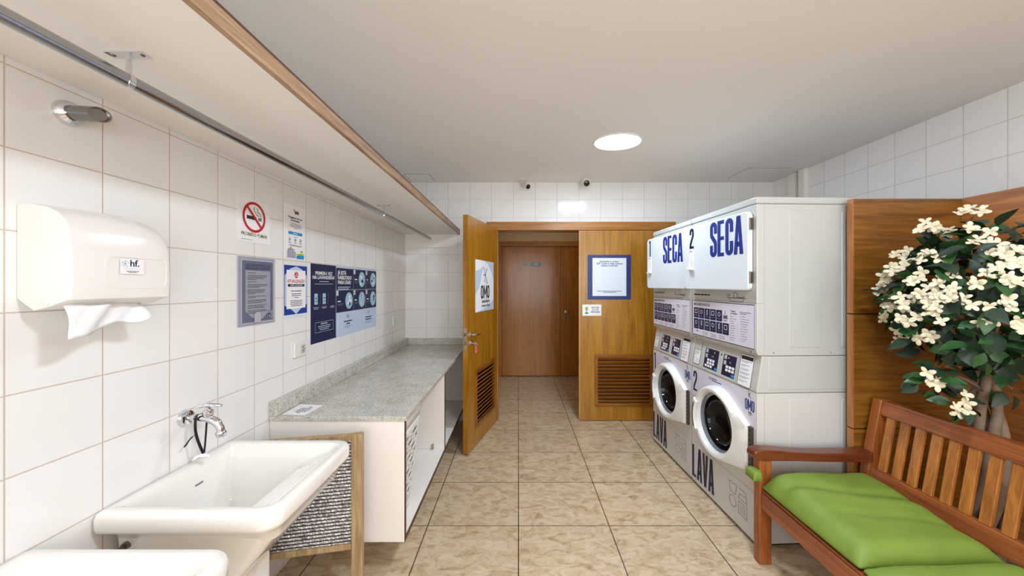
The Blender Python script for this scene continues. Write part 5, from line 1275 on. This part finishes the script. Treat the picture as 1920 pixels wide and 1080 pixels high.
# back posts lean outwards
def lean(name, xa, xb, y0, y1, za, zb, th, m):
    bm = nbm(); lo_ = [Vector((xa, y0, za)), Vector((xa+th, y0, za)), Vector((xa+th, y1, za)), Vector((xa, y1, za))]
    hi = [Vector((xb, y0, zb)), Vector((xb+th, y0, zb)), Vector((xb+th, y1, zb)), Vector((xb, y1, zb))]
    loft(bm, [lo_, hi]); return obj(name, bm, m, t, bevel=0.003)
for y in (BY0+0.05, BY1):
    bm = nbm(); y0, y1 = y-0.048, y
    def r4(x, z): return [Vector((x, y0, z)), Vector((x+0.058, y0, z)), Vector((x+0.058, y1, z)), Vector((x, y1, z))]
    loft(bm, [r4(1.90, 0), r4(1.845, 0.40), r4(1.845, 0.50), r4(1.915, 0.872)])
    obj('back_post', bm, M_bench, t, bevel=0.005)
# arms
for y in (BY0+0.026, BY1-0.024):
    bm = nbm(); y0, y1 = y-0.036, y+0.036; rows = []
    prof = [(x, a-0.012, b-0.012) for x, a, b in [(1.238, 0.598, 0.588), (1.244, 0.611, 0.575), (1.262, 0.620, 0.568), (1.30, 0.6235, 0.5665), (1.36, 0.620, 0.566), (1.46, 0.611, 0.566), (1.58, 0.605, 0.562), (1.72, 0.607, 0.560), (1.865, 0.612, 0.560)]]
    for x, zt_, zb_ in prof:
        k = 1.0 if x > 1.27 else 0.9
        rows.append([Vector((x, y-(y-y0)*k, zb_)), Vector((x, y+(y1-y)*k, zb_)), Vector((x, y+(y1-y)*k, zt_)), Vector((x, y-(y-y0)*k, zt_))])
    loft(bm, rows); obj('armrest', bm, M_bench_x, t, bevel=0.008, seg=3)
bx('seat_rail', 1.280, 1.306, BY0+0.0505, BY1-0.0485, 0.300, 0.385, M_bench_y, t, 0.003)
bx('seat_rail', 1.82, 1.8445, BY0+0.002, BY1-0.002, 0.31, 0.385, M_bench_y, t, 0.003)
for y in (BY0+0.012, BY1-0.036): bx('side_rail', 1.3385, 1.8195, y, y+0.024, 0.305, 0.385, M_bench_y, t, 0.003)
for i in range(6):
    a = 1.285+i*0.090; bx('seat_slat', a, a+0.07, BY0+0.002 if i else BY0+0.051, BY1-0.002 if i else BY1-0.049, 0.3855, 0.400, M_bench_y, t, 0.003)
# back rails (in the lean plane)
def bxl(z): return 1.845+(z-0.50)*(0.07/0.372)
lean('back_rail', bxl(0.445)+0.008, bxl(0.520)+0.008, BY0+0.0505, BY1-0.0485, 0.445, 0.520, 0.034, M_bench_y)
lean('top_rail', bxl(0.795)+0.006, bxl(0.868)+0.006, BY0+0.0505, BY1-0.0485, 0.795, 0.868, 0.036, M_bench_y)
ns = 21
for i in range(ns):
    y = BY1-0.075-0.038-i*0.0667
    if y < BY0+0.06: break
    lean('back_slat', bxl(0.5205)+0.016, bxl(0.7945)+0.014, y, y+0.038, 0.5205, 0.7945, 0.016, M_slat)

# green cushion (two halves)
def cushion(y0, y1, label, bulge, seed):
    bm = nbm(); NX, NY = 22, 34; rr = random.Random(seed); top = []; bot = []
    for j in range(NY+1):
        rt, rb = [], []
        for i in range(NX+1):
            s, q = i/NX, j/NY
            ex = min(s, 1-s)*2; ey = min(q, 1-q)*2
            puff = (1-(1-min(1, ex*3.2))**2.4)*(1-(1-min(1, ey*5))**2.4)
            x = 1.276+0.562*s; y = y0+(y1-y0)*q
            sag = 0.004*math.sin(q*7+s*3+seed)+0.003*math.sin(s*11-q*5+seed*2)-0.012*math.exp(-((q-0.80+0.30*s)/0.045)**2)-0.008*math.exp(-((q-0.42+0.22*s*s)/0.035)**2)*min(1, s*3)+0.006*math.exp(-((q-0.70+0.30*s)/0.05)**2)
            z = 0.425+0.048*puff+sag*puff+0.012*s + (0.010+0.030*q)*bulge*puff
            # far front corner spills past the leg
            k = max(0, (q-0.93)/0.07)*max(0, 1-s/0.25)*bulge
            x -= 0.035*(1-s)**6*(0.4+0.6*q)*puff**0.3*0.0
            rt.append(bm.verts.new((x-0.010*math.sin(q*PI)*(1-s)**4, y, z)))
            rb.append(bm.verts.new((x, y, 0.402+0.010*(1-puff))))
        top.append(rt); bot.append(rb)
    for j in range(NY):
        for i in range(NX):
            bm.faces.new((top[j][i], top[j][i+1], top[j+1][i+1], top[j+1][i])); bm.faces.new((bot[j][i], bot[j+1][i], bot[j+1][i+1], bot[j][i+1]))
        bm.faces.new((top[j][0], top[j+1][0], bot[j+1][0], bot[j][0])); bm.faces.new((top[j][NX], bot[j][NX], bot[j+1][NX], top[j+1][NX]))
    for i in range(NX):
        bm.faces.new((top[0][i], bot[0][i], bot[0][i+1], top[0][i+1])); bm.faces.new((top[NY][i], top[NY][i+1], bot[NY][i+1], bot[NY][i]))
    o = obj('seat_cushion', bm, M_green_fab, None, smooth=75); tag(o, label, 'cushion', 'green bench cushions'); 
    s_ = o.modifiers.new('s', 'SUBSURF'); s_.levels = 1; s_.render_levels = 1
    return o
c1 = cushion(1.318, 1.850, 'lime green seat cushion on the far half of the wooden bench', 1, 1)
bm = nbm(); loft(bm, [[Vector((p_.x, p_.y, z)) for p_ in rrect(1.240+o_, 1.288, 1.820+o_, 1.900-o_, 0.012, 0)] for z, o_ in ((0.456, 0.010), (0.464, 0), (0.496, 0.002), (0.508, 0.012))]); 
bmesh.ops.translate(bm, verts=bm.verts, vec=(-0.021, 0, 0.0))
c2 = cushion(0.40, 1.312, 'lime green seat cushion on the near half of the bench, cut by the frame', 0, 5)
cf = obj('corner_flap', bm, M_green_fab, None, smooth=60); cf.parent = c1

# ================================================================== TREE
TX, TY = 2.13, 1.60
t = thing('artificial_tree', 'potted artificial tree with cream flowers and dark leaves behind the bench', 'potted tree', (TX, TY, 0))
bm = nbm(); lathe(bm, (TX, TY, 0), (0, 0, 1), [(0.10, 0), (0.12, 0.02), (0.145, 0.24), (0.155, 0.25), (0.155, 0.275), (0.140, 0.275), (0.135, 0.25)], 36, True, False); obj('pot', bm, M_pot, t)
bm = nbm(); lathe(bm, (TX, TY, 0), (0, 0, 1), [(0.137, 0.24), (0.136, 0.252), (0.06, 0.262)], 30); obj('pebbles', bm, M_soil, t)
rr = random.Random(11)
stems = []
for k in range(5):
    a0 = 2*PI*k/5+0.4; pts = []
    for i in range(9):
        f = i/8; z = 0.245+f*0.92
        tw = a0+f*4.2; rad = 0.040*(1-f)+0.022+0.008*math.sin(f*9+k)
        pts.append((TX-0.05*f*0 + math.cos(tw)*rad+0.02*math.sin(f*5), TY+math.sin(tw)*rad, z))
    bm = nbm(); pp = catmull(pts, 4); tube(bm, pp, [0.024-0.010*i/len(pp) for i in range(len(pp))], 10); obj('trunk', bm, M_bark, t, smooth=60)
    stems.append(pts[-1])
CC = Vector((2.03, 1.545, 1.42))
RX, RY, RZ = 0.315, 0.30, 0.33
def psurf(x, y, k=0.92):
    """point on the camera side of the crown ellipsoid along the viewing direction of a target position"""
    d = Vector(((x-972)/F, 1, -(y-534)/F)); o = Vector((0, 0, CAMZ))
    S = Vector((1/(RX*k), 1/(RY*k), 1/(RZ*k))); a = Vector((d.x*S.x, d.y*S.y, d.z*S.z)); oc = o-CC; b = Vector((oc.x*S.x, oc.y*S.y, oc.z*S.z))
    A, Bq, Cq = a.dot(a), 2*a.dot(b), b.dot(b)-1; D = Bq*Bq-4*A*Cq
    tt = (-Bq-math.sqrt(D))/(2*A) if D > 0 else -Bq/(2*A)
    return o+d*tt
fl = [(1810, 403), (1727, 427), (1767, 437), (1827, 443), (1863, 467), (1873, 487), (1690, 477), (1740, 487), (1694, 507), (1667, 523), (1733, 523), (1790, 527), (1663, 543), (1737, 550), (1677, 570), (1710, 567), (1770, 567), (1810, 553), (1713, 590), (1760, 592), (1840, 587), (1900, 583), (1677, 603), (1687, 627), (1727, 627), (1913, 487), (1908, 520), (1917, 607), (1850, 520)]
FLW = [psurf(x, y) for x, y in fl] + [px(1748, 712, 1.50), px(1800, 757, 1.47)]
# a few on the far and right side of the crown
for a, b_ in ((0.3, 0.5), (0.9, 0.2), (1.6, 0.6), (-0.4, 0.1), (2.2, 0.1), (1.1, -0.3), (-0.2, -0.4), (2.0, -0.2)):
    FLW.append(CC+Vector((math.cos(a)*math.cos(b_)*RX*0.9, math.sin(a)*math.cos(b_)*RY*0.9, math.sin(b_)*RZ*0.95)))
def leaf(bm, p, d, n, L_, W_, mi=0):
    d = d.normalized(); s = d.cross(n).normalized(); n = s.cross(d).normalized()
    prof_ = [(0.0, 0.04), (0.15, 0.55), (0.38, 1.0), (0.62, 0.86), (0.84, 0.42), (1.0, 0.02)]
    prev = None
    for f, w_ in prof_:
        c = p+d*L_*f-n*L_*0.22*f*f; a = bm.verts.new(c+s*W_*w_*0.5+n*W_*0.16*w_); m_ = bm.verts.new(c); b = bm.verts.new(c-s*W_*w_*0.5+n*W_*0.16*w_)
        if prev:
            for q in ((prev[0], prev[1], m_, a), (prev[1], prev[2], b, m_)):
                fa = bm.faces.new(q); fa.material_index = mi
        prev = (a, m_, b)
bm = nbm(); bb = nbm()
def rdir(): 
    v = Vector((rr.gauss(0, 1), rr.gauss(0, 1), rr.gauss(0, 1))); return v.normalized()
twigs = []
for i in range(620):
    v = rdir(); k = rr.uniform(0.35, 0.97)**0.6
    p_ = CC+Vector((v.x*RX*k, v.y*RY*k, v.z*RZ*k))
    out = Vector((v.x, v.y, v.z-0.15)).normalized()
    if p_.z < 1.12 and rr.random() < 0.3: continue
    d = (out*0.6+rdir()*0.7).normalized(); n_ = (out*0.6+Vector((0, 0, 0.6))+rdir()*0.5).normalized()
    if abs(d.dot(n_)) > 0.95: n_ = Vector((0.3, 0.2, 1)).normalized()
    Ll = rr.uniform(0.065, 0.10)
    tip = p_+d*Ll
    if tip.x > PX1-0.015 or tip.y > PY0-0.015 or p_.x > PX1-0.02: continue
    leaf(bm, p_, d, n_, Ll, Ll*rr.uniform(0.52, 0.70), 0 if rr.random() < 0.45 else 1)
# low twigs with leaves
LOWT = [(px(1748, 712, 1.50), 14), (px(1800, 757, 1.47), 13), (px(1870, 700, 1.48), 8), (px(1900, 730, 1.5), 7), (px(1770, 690, 1.52), 9)]
for c, nn in LOWT:
    for i in range(nn):
        v = rdir(); p_ = c+v*rr.uniform(0.01, 0.05)+Vector((0.02, 0.02, -0.005)); Ll = rr.uniform(0.055, 0.085)
        if (p_+v*Ll).x > PX1-0.02: continue
        leaf(bm, p_, (v+Vector((0, 0, -0.2))), (Vector((0, -0.6, 0.7))+rdir()*0.4).normalized(), Ll, Ll*0.6, 0 if rr.random() < 0.4 else 1)
obj('foliage', bm, [M_leaf, M_leaf2], t, smooth=60)
top0 = Vector((TX, TY, 1.12))
for fw in FLW[::2]+[c for c, _ in LOWT]:
    st = top0.lerp(Vector((TX, TY, 0.9)), 0.6) if fw.z < 1.1 else top0
    m_ = st.lerp(fw, 0.5)+Vector((0, 0, 0.04)); tube(bb, catmull([st, m_, fw.lerp(m_, 0.1)], 4), [0.006]*5+[0.003]*4, 6)
obj('branches', bb, M_bark, t)
def petal(bm, p, d, n, L_, W_):
    d = d.normalized(); s = d.cross(n).normalized(); n = s.cross(d).normalized(); prev = None
    for f, w_, h in ((0.0, 0.25, 0), (0.3, 0.8, 0.10), (0.62, 1.0, 0.12), (0.88, 0.7, 0.02), (1.0, 0.25, -0.06)):
        c = p+d*L_*f+n*L_*h; a = bm.verts.new(c+s*W_*w_*0.5-n*W_*0.10*w_); m_ = bm.verts.new(c); b = bm.verts.new(c-s*W_*w_*0.5-n*W_*0.10*w_)
        if prev: bm.faces.new((prev[0], prev[1], m_, a)); bm.faces.new((prev[1], prev[2], b, m_))
        prev = (a, m_, b)
for i, c in enumerate(FLW):
    bm = nbm(); out = ((c-CC).normalized()*0.55+Vector((-0.45, -0.6, 0.15))).normalized() if i < 29 else ((c-CC).normalized() if i > 30 else Vector((-0.3, -0.8, 0.3)))
    for q in range(rr.choice((4, 5, 5))):
        u_ = rdir(); u_ = (u_-out*u_.dot(out)).normalized(); cc = c+u_*rr.uniform(0.014, 0.045)+out*rr.uniform(0.0, 0.014)
        ax = (out+rdir()*0.45).normalized(); e1 = ax.cross(Vector((0.2, 0.1, 1))).normalized(); e2 = ax.cross(e1)
        ph = rr.uniform(0, 6)
        for m_ in range(4):
            a = ph+m_*PI/2+rr.uniform(-.15, .15); dd_ = e1*math.cos(a)+e2*math.sin(a)
            petal(bm, cc, dd_+ax*rr.uniform(0.1, 0.7), ax, rr.uniform(0.022, 0.032), rr.uniform(0.015, 0.021))
    for v in bm.verts:
        v.co.x = min(v.co.x, PX1-0.006); v.co.y = min(v.co.y, PY0-0.006)
    obj('flower_cluster', bm, M_petal, t, smooth=60)
for o in bpy.data.objects:
    if '_w' in o: del o['_w']
